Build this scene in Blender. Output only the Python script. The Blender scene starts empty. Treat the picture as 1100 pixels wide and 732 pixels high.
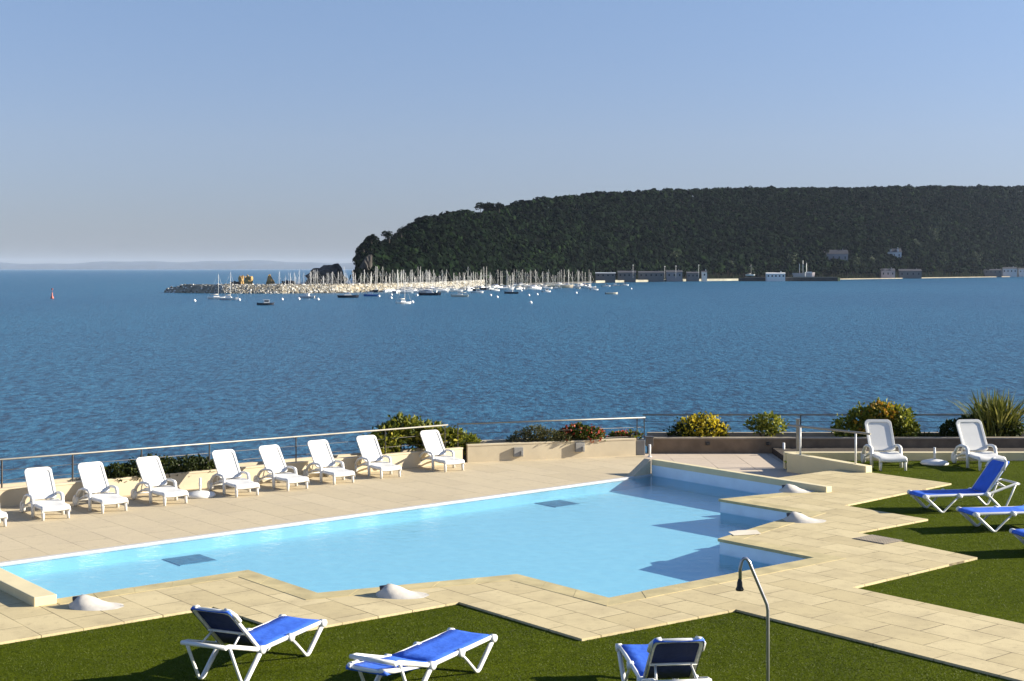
import bpy, bmesh, math, random
import numpy as np
from mathutils import Vector, Matrix
from mathutils.geometry import tessellate_polygon

random.seed(7)
rng = np.random.default_rng(7)
S = bpy.context.scene
COL = S.collection
R = math.radians
F = 1528.0          # focal length in photo pixels (photo 1100 wide)
HC = 5.2            # eye height above the paving
HY = 289.0          # horizon row in the photo
SEA = -8.8


def G(px, py, z=0.0):
    Y = (HC - z) * F / (py - HY)
    return Vector((((px - 550.0) / F) * Y, Y, z))


def at(px, py, Y):
    return Vector((((px - 550.0) / F) * Y, Y, HC - (py - HY) / F * Y))


AX = Vector((0.7793, 0.6266, 0))     # along the pool
BX = Vector((0.6266, -0.7793, 0))    # across the pool, towards the lawn
WAT, TER, LAWN = -0.28, -0.26, -0.035

# ------------------------------------------------------------------ tagging
def tag(o, label=None, cat=None, group=None, kind=None):
    if label: o['label'] = label
    if cat: o['category'] = cat
    if group: o['group'] = group
    if kind: o['kind'] = kind
    return o


def empty(name, loc=(0, 0, 0), rz=0.0):
    o = bpy.data.objects.new(name, None)
    COL.objects.link(o)
    o.location = loc
    o.rotation_euler = (0, 0, rz)
    o.empty_display_size = 0.2
    return o


def copy_tree(o, parent=None):
    c = o.copy()
    COL.objects.link(c)
    c.parent = parent
    if parent is not None:
        c.matrix_parent_inverse = o.matrix_parent_inverse.copy()
    for ch in list(o.children):
        copy_tree(ch, c)
    return c


# ------------------------------------------------------------------ mesh builder
class MB:
    def __init__(self):
        self.v = []; self.f = []; self.s = []; self.m = []

    def add(self, verts, faces, smooth=False, mi=0):
        n = len(self.v)
        self.v += [tuple(p) for p in verts]
        for fc in faces:
            self.f.append(tuple(i + n for i in fc)); self.s.append(smooth); self.m.append(mi)

    def box(self, c, size, M=None, mi=0):
        hx, hy, hz = size[0] / 2, size[1] / 2, size[2] / 2
        vs = [Vector((sx * hx, sy * hy, sz * hz)) for sx in (-1, 1) for sy in (-1, 1) for sz in (-1, 1)]
        if M is not None: vs = [M @ p for p in vs]
        vs = [p + Vector(c) for p in vs]
        self.add(vs, [(0, 1, 3, 2), (4, 6, 7, 5), (0, 4, 5, 1), (2, 3, 7, 6), (0, 2, 6, 4), (1, 5, 7, 3)], mi=mi)

    def prism(self, pts, z0, z1, mi=0, bottom=True):
        """vertical prism over a 2D polygon (any winding)"""
        P = [Vector((p[0], p[1])) for p in pts]
        area = sum(P[i].x * P[(i + 1) % len(P)].y - P[(i + 1) % len(P)].x * P[i].y for i in range(len(P)))
        if area < 0: P = P[::-1]
        n = len(P)
        vs = [(p.x, p.y, z1) for p in P] + [(p.x, p.y, z0) for p in P]
        tris = tessellate_polygon([[Vector((p.x, p.y, 0)) for p in P]])
        fs = []
        for t in tris:
            a, b, c = t
            cr = (P[b] - P[a]).cross(P[c] - P[a]) if False else (P[b].x - P[a].x) * (P[c].y - P[a].y) - (P[b].y - P[a].y) * (P[c].x - P[a].x)
            if cr < 0: a, b, c = a, c, b
            fs.append((a, b, c))
            if bottom: fs.append((a + n, c + n, b + n))
        for i in range(n):
            j = (i + 1) % n
            fs.append((i, i + n, j + n, j))
        self.add(vs, fs, mi=mi)

    def sheet(self, pts, z, mi=0):
        P = [Vector((p[0], p[1], 0)) for p in pts]
        fs = []
        for a, b, c in tessellate_polygon([P]):
            cr = (P[b].x - P[a].x) * (P[c].y - P[a].y) - (P[b].y - P[a].y) * (P[c].x - P[a].x)
            if cr < 0: a, b, c = a, c, b
            fs.append((a, b, c))
        self.add([(p.x, p.y, z) for p in P], fs, mi=mi)

    def tube(self, pts, r, n=8, cap=True, ry=None, mi=0):
        """round tube through points; r may be a list"""
        pts = [Vector(p) for p in pts]
        k = len(pts)
        rs = r if isinstance(r, (list, tuple)) else [r] * k
        t0 = (pts[1] - pts[0]).normalized()
        up = Vector((0, 0, 1)) if abs(t0.z) < 0.95 else Vector((1, 0, 0))
        vs = []; fs = []
        nrm = None
        for i, p in enumerate(pts):
            if i == 0: t = (pts[1] - pts[0])
            elif i == k - 1: t = pts[-1] - pts[-2]
            else: t = (pts[i + 1] - p).normalized() + (p - pts[i - 1]).normalized()
            t = t.normalized() if t.length > 1e-9 else t0
            if nrm is None: nrm = t.cross(up).normalized()
            else:
                nrm = (nrm - t * nrm.dot(t))
                nrm = nrm.normalized() if nrm.length > 1e-6 else t.cross(up).normalized()
            bn = t.cross(nrm).normalized()
            q = (rs[i] if ry is None else ry)
            for j in range(n):
                a = 2 * math.pi * j / n
                vs.append(p + nrm * (math.cos(a) * rs[i]) + bn * (math.sin(a) * q))
        for i in range(k - 1):
            for j in range(n):
                j2 = (j + 1) % n
                fs.append((i * n + j, i * n + j2, (i + 1) * n + j2, (i + 1) * n + j))
        self.add(vs, fs, smooth=True, mi=mi)
        if cap:
            m = len(self.v) - len(vs)
            self.f.append(tuple(m + j for j in range(n))[::-1]); self.s.append(False); self.m.append(mi)
            self.f.append(tuple(m + (k - 1) * n + j for j in range(n))); self.s.append(False); self.m.append(mi)

    def lathe(self, prof, n=16, c=(0, 0, 0), M=None, mi=0):
        vs = []; fs = []
        k = len(prof)
        for (r, z) in prof:
            for j in range(n):
                a = 2 * math.pi * j / n
                p = Vector((math.cos(a) * r, math.sin(a) * r, z))
                if M is not None: p = M @ p
                vs.append(p + Vector(c))
        for i in range(k - 1):
            for j in range(n):
                j2 = (j + 1) % n
                fs.append((i * n + j, i * n + j2, (i + 1) * n + j2, (i + 1) * n + j))
        fs.append(tuple(range(n))[::-1]); fs.append(tuple((k - 1) * n + j for j in range(n)))
        self.add(vs, fs, smooth=True, mi=mi)

    def build(self, name, mat, parent=None, bevel=0.0):
        me = bpy.data.meshes.new(name)
        me.from_pydata(self.v, [], self.f)
        mats = mat if isinstance(mat, (list, tuple)) else [mat]
        for m in mats: me.materials.append(m)
        me.polygons.foreach_set('use_smooth', self.s)
        if len(mats) > 1: me.polygons.foreach_set('material_index', self.m)
        me.update()
        o = bpy.data.objects.new(name, me)
        COL.objects.link(o)
        if parent is not None: o.parent = parent
        if bevel:
            md = o.modifiers.new('bevel', 'BEVEL')
            md.width = bevel; md.segments = 2; md.limit_method = 'ANGLE'
        return o


# ------------------------------------------------------------------ materials
def newmat(name):
    m = bpy.data.materials.new(name)
    m.use_nodes = True
    nt = m.node_tree
    nt.nodes.clear()
    out = nt.nodes.new('ShaderNodeOutputMaterial')
    return m, nt, out


def L(nt, a, b):
    nt.links.new(a, b)


def N(nt, t, **kw):
    n = nt.nodes.new(t)
    for k, v in kw.items():
        if k in n.inputs.keys() if isinstance(k, str) else False:
            n.inputs[k].default_value = v
        else:
            setattr(n, k, v)
    return n


def ramp(nt, fac, stops):
    r = nt.nodes.new('ShaderNodeValToRGB')
    el = r.color_ramp.elements
    while len(el) < len(stops): el.new(0.5)
    for e, (p, c) in zip(el, stops):
        e.position = p; e.color = (*c, 1)
    L(nt, fac, r.inputs[0])
    return r.outputs[0]


def noise(nt, scale, detail=4, rough=0.55, vec=None, dims='3D'):
    n = nt.nodes.new('ShaderNodeTexNoise')
    n.inputs['Scale'].default_value = scale
    n.inputs['Detail'].default_value = detail
    n.inputs['Roughness'].default_value = rough
    if vec is None:
        g = nt.nodes.new('ShaderNodeNewGeometry')
        vec = g.outputs['Position']
    L(nt, vec, n.inputs['Vector'])
    return n.outputs['Fac']


def mixc(nt, fac, a, b, blend='MIX'):
    m = nt.nodes.new('ShaderNodeMix')
    m.data_type = 'RGBA'; m.blend_type = blend
    for sock, v in ((m.inputs[0], fac), (m.inputs[6], a), (m.inputs[7], b)):
        if hasattr(v, 'links'): L(nt, v, sock)
        elif isinstance(v, (int, float)): sock.default_value = v
        else: sock.default_value = (*v, 1)
    return m.outputs[2]


def bump(nt, h, strength=0.3, dist=0.01):
    b = nt.nodes.new('ShaderNodeBump')
    b.inputs['Strength'].default_value = strength
    b.inputs['Distance'].default_value = dist
    L(nt, h, b.inputs['Height'])
    return b.outputs[0]


def plain(name, col, rough=0.5, metal=0.0, var=0.12, scale=3.0, bumps=0.0, bscale=40, spec=0.5):
    """principled with a little uneven tone"""
    m, nt, out = newmat(name)
    p = nt.nodes.new('ShaderNodeBsdfPrincipled')
    p.inputs['Roughness'].default_value = rough
    p.inputs['Metallic'].default_value = metal
    p.inputs['Specular IOR Level'].default_value = spec
    f = noise(nt, scale)
    c = ramp(nt, f, [(0.3, tuple(x * (1 - var) for x in col)), (0.7, tuple(min(1, x * (1 + var)) for x in col))])
    L(nt, c, p.inputs['Base Color'])
    if bumps:
        L(nt, bump(nt, noise(nt, bscale, 3), bumps, 0.01), p.inputs['Normal'])
    L(nt, p.outputs[0], out.inputs[0])
    return m


def slabs(name, c1, c2, mortar, bw, rh, msize=0.006, ang=None, stain=(0.25, 0.2, 0.12), stain_amt=0.35, off=0.5, shift=(0, 0)):
    """paving: brick rows run along BX"""
    m, nt, out = newmat(name)
    p = nt.nodes.new('ShaderNodeBsdfPrincipled')
    p.inputs['Roughness'].default_value = 0.85
    p.inputs['Specular IOR Level'].default_value = 0.25
    g = nt.nodes.new('ShaderNodeNewGeometry')
    mp = nt.nodes.new('ShaderNodeMapping')
    a = math.atan2(BX.y, BX.x) if ang is None else ang
    mp.vector_type = 'POINT'
    mp.inputs['Rotation'].default_value = (0, 0, -a)
    mp.inputs['Location'].default_value = (shift[0], shift[1], 0)
    L(nt, g.outputs['Position'], mp.inputs['Vector'])
    # flatten z so vertical faces don't stripe
    b = nt.nodes.new('ShaderNodeTexBrick')
    b.offset = off
    b.inputs['Color1'].default_value = (*c1, 1)
    b.inputs['Color2'].default_value = (*c2, 1)
    b.inputs['Mortar'].default_value = (*c2, 1)
    b.inputs['Scale'].default_value = 1.0
    b.inputs['Mortar Size'].default_value = msize
    b.inputs['Mortar Smooth'].default_value = 0.3
    b.inputs['Bias'].default_value = -0.1
    b.inputs['Brick Width'].default_value = bw
    b.inputs['Row Height'].default_value = rh
    L(nt, mp.outputs[0], b.inputs['Vector'])
    st = ramp(nt, noise(nt, 1.3, 5, 0.65), [(0.45, (0, 0, 0)), (0.75, (1, 1, 1))])
    fine = noise(nt, 60, 3)
    mul = nt.nodes.new('ShaderNodeMath'); mul.operation = 'MULTIPLY'; mul.inputs[1].default_value = stain_amt
    L(nt, st, mul.inputs[0])
    c = mixc(nt, mul.outputs[0], b.outputs['Color'], stain)
    # joints: some open and dark, some filled with pale grit
    jn = ramp(nt, noise(nt, 0.9, 4, 0.6), [(0.36, (0.15, 0.15, 0.15)), (0.58, (1, 1, 1))])
    jm = nt.nodes.new('ShaderNodeMath'); jm.operation = 'MULTIPLY'
    L(nt, b.outputs['Fac'], jm.inputs[0]); L(nt, jn, jm.inputs[1])
    c = mixc(nt, jm.outputs[0], c, mortar)
    sp = ramp(nt, noise(nt, 6.0, 5, 0.7), [(0.55, (0, 0, 0)), (0.70, (0.4, 0.4, 0.4))])
    c = mixc(nt, sp, c, tuple(x * 0.8 for x in stain))
    fr = ramp(nt, fine, [(0.25, (0.82, 0.82, 0.82)), (0.75, (1.0, 1.0, 1.0))])
    c = mixc(nt, 1.0, c, fr, 'MULTIPLY')
    L(nt, c, p.inputs['Base Color'])
    inv = nt.nodes.new('ShaderNodeMath'); inv.operation = 'SUBTRACT'; inv.inputs[0].default_value = 1
    L(nt, b.outputs['Fac'], inv.inputs[1])
    ad = nt.nodes.new('ShaderNodeMath'); ad.operation = 'MULTIPLY_ADD'
    L(nt, fine, ad.inputs[0]); ad.inputs[1].default_value = 0.15; L(nt, inv.outputs[0], ad.inputs[2])
    L(nt, bump(nt, ad.outputs[0], 0.6, 0.006), p.inputs['Normal'])
    L(nt, p.outputs[0], out.inputs[0])
    return m


def leafmat(name, stops, trans=0.3, rough=0.6, patch=1.2):
    m, nt, out = newmat(name)
    g = nt.nodes.new('ShaderNodeNewGeometry')
    c = ramp(nt, g.outputs['Random Per Island'], stops)
    big = ramp(nt, noise(nt, patch, 2), [(0.35, (0.65, 0.68, 0.6)), (0.65, (1.15, 1.12, 1.0))])
    c = mixc(nt, 1.0, c, big, 'MULTIPLY')
    d = nt.nodes.new('ShaderNodeBsdfPrincipled')
    d.inputs['Roughness'].default_value = rough
    d.inputs['Specular IOR Level'].default_value = 0.3
    L(nt, c, d.inputs['Base Color'])
    t = nt.nodes.new('ShaderNodeBsdfTranslucent')
    L(nt, c, t.inputs['Color'])
    mx = nt.nodes.new('ShaderNodeMixShader')
    mx.inputs[0].default_value = trans
    L(nt, d.outputs[0], mx.inputs[1]); L(nt, t.outputs[0], mx.inputs[2])
    L(nt, mx.outputs[0], out.inputs[0])
    return m


M = {}
M['paving'] = slabs('cream_paving', (0.645, 0.53, 0.30), (0.55, 0.445, 0.24), (0.08, 0.06, 0.035), 0.98, 0.62, 0.009, stain=(0.33, 0.26, 0.15), stain_amt=0.5)
M['coping'] = plain('coping_stone', (0.46, 0.375, 0.185), 0.8, var=0.22, scale=2.2, bumps=0.3)
M['terrace'] = slabs('terrace_tile', (0.575, 0.475, 0.31), (0.53, 0.435, 0.28), (0.13, 0.105, 0.08), 2.4, 0.78, 0.006, stain=(0.42, 0.345, 0.25), stain_amt=0.3)
M['terrace_far'] = slabs('terrace_tile_far', (0.58, 0.475, 0.36), (0.54, 0.44, 0.335), (0.16, 0.13, 0.1), 2.4, 1.0, 0.012, ang=R(92), stain=(0.42, 0.345, 0.25), stain_amt=0.3)
M['cream'] = plain('cream_render', (0.56, 0.47, 0.32), 0.85, var=0.10, scale=1.6, bumps=0.15)
M['block'] = plain('pale_yellow_render', (0.66, 0.56, 0.33), 0.8, var=0.06, scale=2.0, bumps=0.1)
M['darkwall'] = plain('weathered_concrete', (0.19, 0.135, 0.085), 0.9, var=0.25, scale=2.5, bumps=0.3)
M['cap'] = plain('concrete_cap', (0.40, 0.33, 0.24), 0.85, var=0.15, scale=3)
M['soil'] = plain('planter_soil', (0.05, 0.035, 0.022), 0.95, var=0.3, scale=12, bumps=0.6)
M['plastic'] = plain('white_resin', (0.70, 0.68, 0.63), 0.4, var=0.03, scale=5)
M['alu'] = plain('white_lacquer', (0.70, 0.69, 0.65), 0.4, var=0.05, scale=7)
M['steel'] = plain('brushed_steel', (0.28, 0.26, 0.22), 0.5, metal=0.35, var=0.1, scale=9)
M['chrome'] = plain('polished_steel', (0.42, 0.41, 0.42), 0.3, metal=0.7, var=0.05)
M['post'] = plain('grey_post', (0.11, 0.10, 0.09), 0.45, metal=0.4, var=0.15)
M['black'] = plain('black_plastic', (0.02, 0.018, 0.016), 0.5)
M['rubber'] = plain('grey_rubber', (0.25, 0.24, 0.22), 0.6)
M['spout'] = plain('pale_spout_stone', (0.54, 0.50, 0.43), 0.75, var=0.12, scale=7, bumps=0.25, bscale=18)
M['pipe'] = plain('dark_nozzle', (0.05, 0.05, 0.06), 0.5)
M['grate'] = plain('dark_grate', (0.09, 0.075, 0.06), 0.6, var=0.3, scale=20)
M['whiteline'] = plain('white_edge_tile', (0.50, 0.48, 0.45), 0.5, var=0.05)


def fabric(name, col, trans):
    m, nt, out = newmat(name)
    g = nt.nodes.new('ShaderNodeTexCoord')
    c = ramp(nt, noise(nt, 6, 4), [(0.3, tuple(x * 0.88 for x in col)), (0.7, tuple(x * 1.1 for x in col))])
    d = nt.nodes.new('ShaderNodeBsdfPrincipled')
    d.inputs['Roughness'].default_value = 0.7
    d.inputs['Specular IOR Level'].default_value = 0.3
    L(nt, c, d.inputs['Base Color'])
    w = nt.nodes.new('ShaderNodeTexWave'); w.inputs['Scale'].default_value = 120
    L(nt, g.outputs['Object'], w.inputs['Vector'])
    L(nt, bump(nt, noise(nt, 9, 3), 0.35, 0.03), d.inputs['Normal'])
    t = nt.nodes.new('ShaderNodeBsdfTranslucent'); L(nt, c, t.inputs['Color'])
    mx = nt.nodes.new('ShaderNodeMixShader'); mx.inputs[0].default_value = trans
    L(nt, d.outputs[0], mx.inputs[1]); L(nt, t.outputs[0], mx.inputs[2])
    L(nt, mx.outputs[0], out.inputs[0])
    return m


M['blue'] = fabric('blue_mesh_fabric', (0.042, 0.14, 0.62), 0.0)
M['blue_shade'] = fabric('blue_fabric_shaded_reverse', (0.018, 0.030, 0.115), 0.0)  # reverse of the blue fabric, its unlit darkness put into the colour


def grass_mat():
    m, nt, out = newmat('artificial_turf')
    p = nt.nodes.new('ShaderNodeBsdfPrincipled')
    p.inputs['Roughness'].default_value = 0.9
    p.inputs['Specular IOR Level'].default_value = 0.03
    fine = noise(nt, 38, 4, 0.7)
    mid = noise(nt, 5, 4, 0.6)
    big = noise(nt, 0.5, 3)
    c = ramp(nt, fine, [(0.30, (0.036, 0.050, 0.0015)), (0.5, (0.060, 0.080, 0.002)), (0.72, (0.095, 0.115, 0.006))])
    c2 = ramp(nt, mid, [(0.3, (0.80, 0.82, 0.8)), (0.7, (1.12, 1.1, 1.05))])
    c3 = ramp(nt, big, [(0.3, (0.88, 0.9, 0.9)), (0.7, (1.1, 1.08, 1.0))])
    c = mixc(nt, 1, c, c2, 'MULTIPLY'); c = mixc(nt, 1, c, c3, 'MULTIPLY')
    L(nt, c, p.inputs['Base Color'])
    L(nt, bump(nt, fine, 0.7, 0.02), p.inputs['Normal'])
    L(nt, p.outputs[0], out.inputs[0])
    return m


M['grass'] = grass_mat()


def sea_mat():
    m, nt, out = newmat('sea_water')
    p = nt.nodes.new('ShaderNodeBsdfPrincipled')
    g = nt.nodes.new('ShaderNodeNewGeometry')
    mp = nt.nodes.new('ShaderNodeMapping'); mp.inputs['Scale'].default_value = (1.35, 0.6, 1)
    L(nt, g.outputs['Position'], mp.inputs['Vector'])
    v = mp.outputs[0]
    n1 = noise(nt, 0.95, 6, 0.66, v)
    n2 = noise(nt, 0.16, 3, 0.5, v)
    big = noise(nt, 0.004, 3, 0.5, v)
    c = ramp(nt, n1, [(0.37, (0.001, 0.020, 0.050)), (0.5, (0.012, 0.090, 0.170)), (0.65, (0.040, 0.175, 0.28))])
    c2 = ramp(nt, big, [(0.35, (0.85, 0.88, 0.92)), (0.65, (1.12, 1.1, 1.06))])
    c = mixc(nt, 1, c, c2, 'MULTIPLY')
    L(nt, c, p.inputs['Base Color'])
    p.inputs['Roughness'].default_value = 0.28
    p.inputs['IOR'].default_value = 1.33
    p.inputs['Specular IOR Level'].default_value = 0.35
    s = nt.nodes.new('ShaderNodeMath'); s.operation = 'MULTIPLY_ADD'
    L(nt, n2, s.inputs[0]); s.inputs[1].default_value = 0.6; L(nt, n1, s.inputs[2])
    L(nt, bump(nt, s.outputs[0], 0.85, 1.3), p.inputs['Normal'])
    L(nt, p.outputs[0], out.inputs[0])
    return m


M['sea'] = sea_mat()


def pool_water():
    m, nt, out = newmat('pool_water')
    g = nt.nodes.new('ShaderNodeNewGeometry')
    h = noise(nt, 3.6, 4, 0.6)
    nrm = bump(nt, h, 0.20, 0.06)
    fr = nt.nodes.new('ShaderNodeFresnel')
    io = nt.nodes.new('ShaderNodeMapRange')      # same water/air ratio seen from either side of the thin surface
    io.inputs['To Min'].default_value = 1.33; io.inputs['To Max'].default_value = 1 / 1.33
    L(nt, g.outputs['Backfacing'], io.inputs['Value']); L(nt, io.outputs[0], fr.inputs['IOR'])
    L(nt, nrm, fr.inputs['Normal'])
    t = nt.nodes.new('ShaderNodeBsdfTransparent'); t.inputs[0].default_value = (0.86, 0.96, 0.99, 1)
    gl = nt.nodes.new('ShaderNodeBsdfGlossy'); gl.inputs['Roughness'].default_value = 0.03
    L(nt, nrm, gl.inputs['Normal'])
    mx = nt.nodes.new('ShaderNodeMixShader')
    L(nt, fr.outputs[0], mx.inputs[0]); L(nt, t.outputs[0], mx.inputs[1]); L(nt, gl.outputs[0], mx.inputs[2])
    L(nt, mx.outputs[0], out.inputs[0])
    return m


M['pool_water'] = pool_water()


def pool_paint():
    m, nt, out = newmat('pool_paint')
    p = nt.nodes.new('ShaderNodeBsdfPrincipled'); p.inputs['Roughness'].default_value = 0.6
    v = nt.nodes.new('ShaderNodeTexVoronoi'); v.feature = 'SMOOTH_F1'
    v.inputs['Scale'].default_value = 5.0
    g = nt.nodes.new('ShaderNodeNewGeometry')
    L(nt, g.outputs['Position'], v.inputs['Vector'])
    c = ramp(nt, v.outputs['Distance'], [(0.1, (0.31, 0.63, 0.74)), (0.8, (0.36, 0.69, 0.785))])  # cell network: faint caustic light put into the paint colour
    L(nt, c, p.inputs['Base Color'])
    L(nt, p.outputs[0], out.inputs[0])
    return m


M['pool'] = pool_paint()
M['pool_wall'] = plain('pool_wall_tile', (0.66, 0.76, 0.82), 0.5, var=0.05)
M['drain'] = plain('pool_drain', (0.14, 0.34, 0.45), 0.6, var=0.2, scale=8)

# ================================================================== SETTING
def line_hit(p, d, q, e):
    # p + t d meets q + s e in plan
    den = d.x * e.y - d.y * e.x
    t = ((q.x - p.x) * e.y - (q.y - p.y) * e.x) / den
    return p + d * t


# ---- pool outline -------------------------------------------------
E0 = G(699.4, 492.9, 0.15); E0.z = 0
E1 = G(876.6, 520.7, 0.15); E1.z = 0
EB = (E1 - E0).normalized()
EA = Vector((-EB.y, EB.x, 0))
if EA.x < 0: EA = -EA
zig = [G(*p) for p in [(774.3, 536.5), (864.5, 551.2), (773.4, 579), (877.6, 599.3), (653.5, 643.3),
                       (555, 617.6), (340, 638), (265.5, 613.2)]]
Q0 = G(54.7, 645.2)
T0 = G(0, 605.3, TER); T1 = G(690, 511, TER)
T0.z = T1.z = 0
TD = (T1 - T0).normalized()
Q1 = line_hit(Q0, -BX, T0, TD)           # pool corner out of frame on the left
T1c = line_hit(E0, EB, T0, TD)
pool_pts = [E1] + zig + [Q0, Q1, T1c]

# paving outer outline
nA = G(0, 692.3)
near = [nA - AX * 9, G(229, 652), G(311, 679), G(493, 646.8), G(625, 686.4), G(790.5, 654.7)]
pR = near[-1] + BX * 17
w1 = G(916, 631)
right = [w1 + (pR - near[-1]), w1, G(1050, 599), G(921, 572), G(997, 557.8), G(907, 543), G(1022, 519.4), G(932, 507.2)]
EO1 = E1 + EA * 0.22
edge_p = G(846, 512); edge_q = G(895, 505.2)
ed = (edge_q - edge_p).normalized()
hit = line_hit(edge_p, -ed, EO1, EB)
rw0 = G(930, 508)                    # near end of the kerb wall with the hand rail
back = [rw0 + BX * 0.0, edge_q + (edge_q - edge_p) * 0.2, edge_p, hit, EO1]
left = [Q0 - AX * 0.36, Q0 - AX * 0.36 - BX * 6, nA - AX * 9 - BX * 6]
pav_poly = near + [pR] + right + back + [E1] + zig + [Q0] + left

mb = MB(); mb.prism(pav_poly, -0.2, 0.0)
pv = mb.build('paving', M['paving'])
tag(pv, 'cream stone paving zigzagging between pool and lawn', 'paving', kind='structure')

# coping stones round the zigzag edge (real stones with open joints)
def coping(path, name, w=0.36, z0=-0.05, z1=0.006, over=0.035, stone=0.68):
    mb = MB()
    n = len(path)
    # outward = away from water; path runs with water on its ... side: computed by pool centroid test per segment
    segs = []
    for i in range(n - 1):
        d = (path[i + 1] - path[i]).normalized()
        nr = Vector((-d.y, d.x, 0))
        segs.append((d, nr))
    offs = []; ins = []
    for i in range(n):
        if i == 0: o = segs[0][1]; offs.append(path[0] + o * w); ins.append(path[0] - o * over)
        elif i == n - 1: o = segs[-1][1]; offs.append(path[-1] + o * w); ins.append(path[-1] - o * over)
        else:
            a, b = segs[i - 1], segs[i]
            offs.append(line_hit(path[i] + a[1] * w, a[0], path[i] + b[1] * w, b[0]))
            ins.append(line_hit(path[i] - a[1] * over, a[0], path[i] - b[1] * over, b[0]))
    for i in range(n - 1):
        Ls = (path[i + 1] - path[i]).length
        k = max(1, round(Ls / stone))
        g = 0.004 / Ls
        for j in range(k):
            t0, t1 = j / k + g, (j + 1) / k - g
            if j == 0: t0 = 0.0
            if j == k - 1: t1 = 1.0
            dz = random.uniform(-0.002, 0.002)
            q = [ins[i].lerp(ins[i + 1], t0), ins[i].lerp(ins[i + 1], t1), offs[i].lerp(offs[i + 1], t1), offs[i].lerp(offs[i + 1], t0)]
            mb.prism(q, z0, z1 + dz)
    return mb.build(name, M['coping'])


# orientation: water must lie on the side opposite the normal (d.y,-d.x)
cp = coping(([E1 - EB * 0.15] + zig + [Q0])[:], 'pool_coping')
tag(cp, 'weathered sandstone coping along the zigzag pool edge', 'coping', kind='structure')

# pool shell
FLOOR = -0.56
mb = MB(); mb.sheet(pool_pts, FLOOR)
pf = mb.build('pool_floor', M['pool']); tag(pf, 'pale blue painted floor of the swimming pool', 'pool', kind='structure')
mb = MB()
ring = pool_pts
area_ = sum(ring[i].x * ring[(i + 1) % len(ring)].y - ring[(i + 1) % len(ring)].x * ring[i].y for i in range(len(ring)))
for i in range(len(ring)):
    a, b = ring[i], ring[(i + 1) % len(ring)]
    top = -0.012
    if a is T1c or b is T1c:
        top = TER - 0.02 if (a is Q1 or b is Q1) else -0.012
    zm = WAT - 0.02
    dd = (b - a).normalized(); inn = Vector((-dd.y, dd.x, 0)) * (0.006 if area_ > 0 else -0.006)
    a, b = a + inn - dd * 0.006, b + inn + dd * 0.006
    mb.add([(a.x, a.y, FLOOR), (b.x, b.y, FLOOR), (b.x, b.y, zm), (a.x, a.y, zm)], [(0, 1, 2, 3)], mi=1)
    mb.add([(a.x, a.y, zm), (b.x, b.y, zm), (b.x, b.y, top), (a.x, a.y, top)], [(0, 1, 2, 3)], mi=0)
pw = mb.build('pool_wall', [M['pool_wall'], plain('pool_side_shade', (0.22, 0.47, 0.58), 0.6, var=0.04)]); tag(pw, 'pale blue inner wall of the swimming pool', 'pool wall', kind='structure')  # underwater sides darker than floor: offsets their stronger sun, shading put into colour
mb = MB(); mb.sheet(pool_pts, WAT)
wt = mb.build('pool_water', M['pool_water']); tag(wt, 'calm light blue water of the swimming pool', 'water', kind='structure')

# terrace below
PL0 = G(0, 545.5, TER); PL1 = G(497, 497.3, TER)
PLd = (PL1 - PL0).normalized()
PLs = PL0 - PLd * 12
P2a = G(498, 497.2, TER); P2b = G(683, 489.3, TER)
Y3 = 42.1
P3a = Vector((((690 - 550) / F) * Y3, Y3, 0)); P3b = Vector((21, Y3, 0))
rwd = Vector((-0.6266, 0.7793, 0))
rw1 = rw0 + rwd * 2.6
ter_poly = [T0 - TD * 14, T1c, E0, E1 + EA * 0.2, E1 + EA * 5.0, rw1 + Vector((0.2, 0, 0)), Vector((rw1.x + 0.2, Y3 + 0.05, 0)),
            P3a + Vector((0, 0.05, 0)), P2b, P2a, PL1, PLs, PLs + Vector((2, -9, 0))]
tn_ = Vector((-TD.y, TD.x, 0)) * 0.012
ter_poly = [T0 - TD * 14 + tn_, T1c + tn_, E0, E0 + EA * 0.3, P2b + Vector((0.2, 0.05, 0)), P2b, P2a, PL1, PLs]
mb = MB(); mb.prism(ter_poly, TER - 0.3, TER)
tr = mb.build('terrace', M['terrace']); tag(tr, 'pale tiled sun terrace along the far side of the pool', 'terrace', kind='structure')
ter2 = [E0 + EA * 0.3, E1 + EA * 0.3, E1 + EA * 4.5, Vector((rw1.x + 1.0, Y3 - 2.5, 0)), Vector((rw1.x + 1.0, Y3 + 0.05, 0)), P3a + Vector((-0.3, 0.05, 0)), P2b + Vector((0.2, 0.05, 0))]
mb = MB(); mb.prism(ter2, TER - 0.3, TER - 0.002)
tr = mb.build('terrace', M['terrace_far']); tag(tr, 'pale tiled terrace between pool end wall and dark planter wall', 'terrace', kind='structure')
# white overflow edge along the far side
mb = MB()
nv = Vector((-TD.y, TD.x, 0))
a, b = T0 - TD * 14, T1c
mb.prism([a - nv * 0.03, b - nv * 0.03, b + nv * 0.09, a + nv * 0.09], TER - 0.06, TER + 0.006)
o = mb.build('overflow_edge', M['whiteline']); tag(o, 'thin white tiled overflow edge on the far side of the pool', 'pool edge', kind='structure')

# lawns
mb = MB()
mb.sheet([near[0] + Vector((-20, -6, 0))] + near + [pR, pR + Vector((0, -12, 0)), Vector((-30, 1.0, 0))], LAWN)
o = mb.build('lawn', M['grass']); tag(o, 'green turf lawn in the foreground below the pool', 'lawn', kind='structure')
mb = MB()
KY = 38.8
mb.sheet([right[0]] + right[1:] + [Vector((rw0.x + 0.3, rw0.y, 0)), Vector((rw1.x, rw1.y, 0)), Vector((rw1.x, KY + 0.02, 0)), Vector((34, KY + 0.02, 0)), Vector((34, 8, 0))], LAWN - 0.003)
o = mb.build('lawn', M['grass']); tag(o, 'green turf lawn under the blue loungers on the right', 'lawn', kind='structure')

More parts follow.
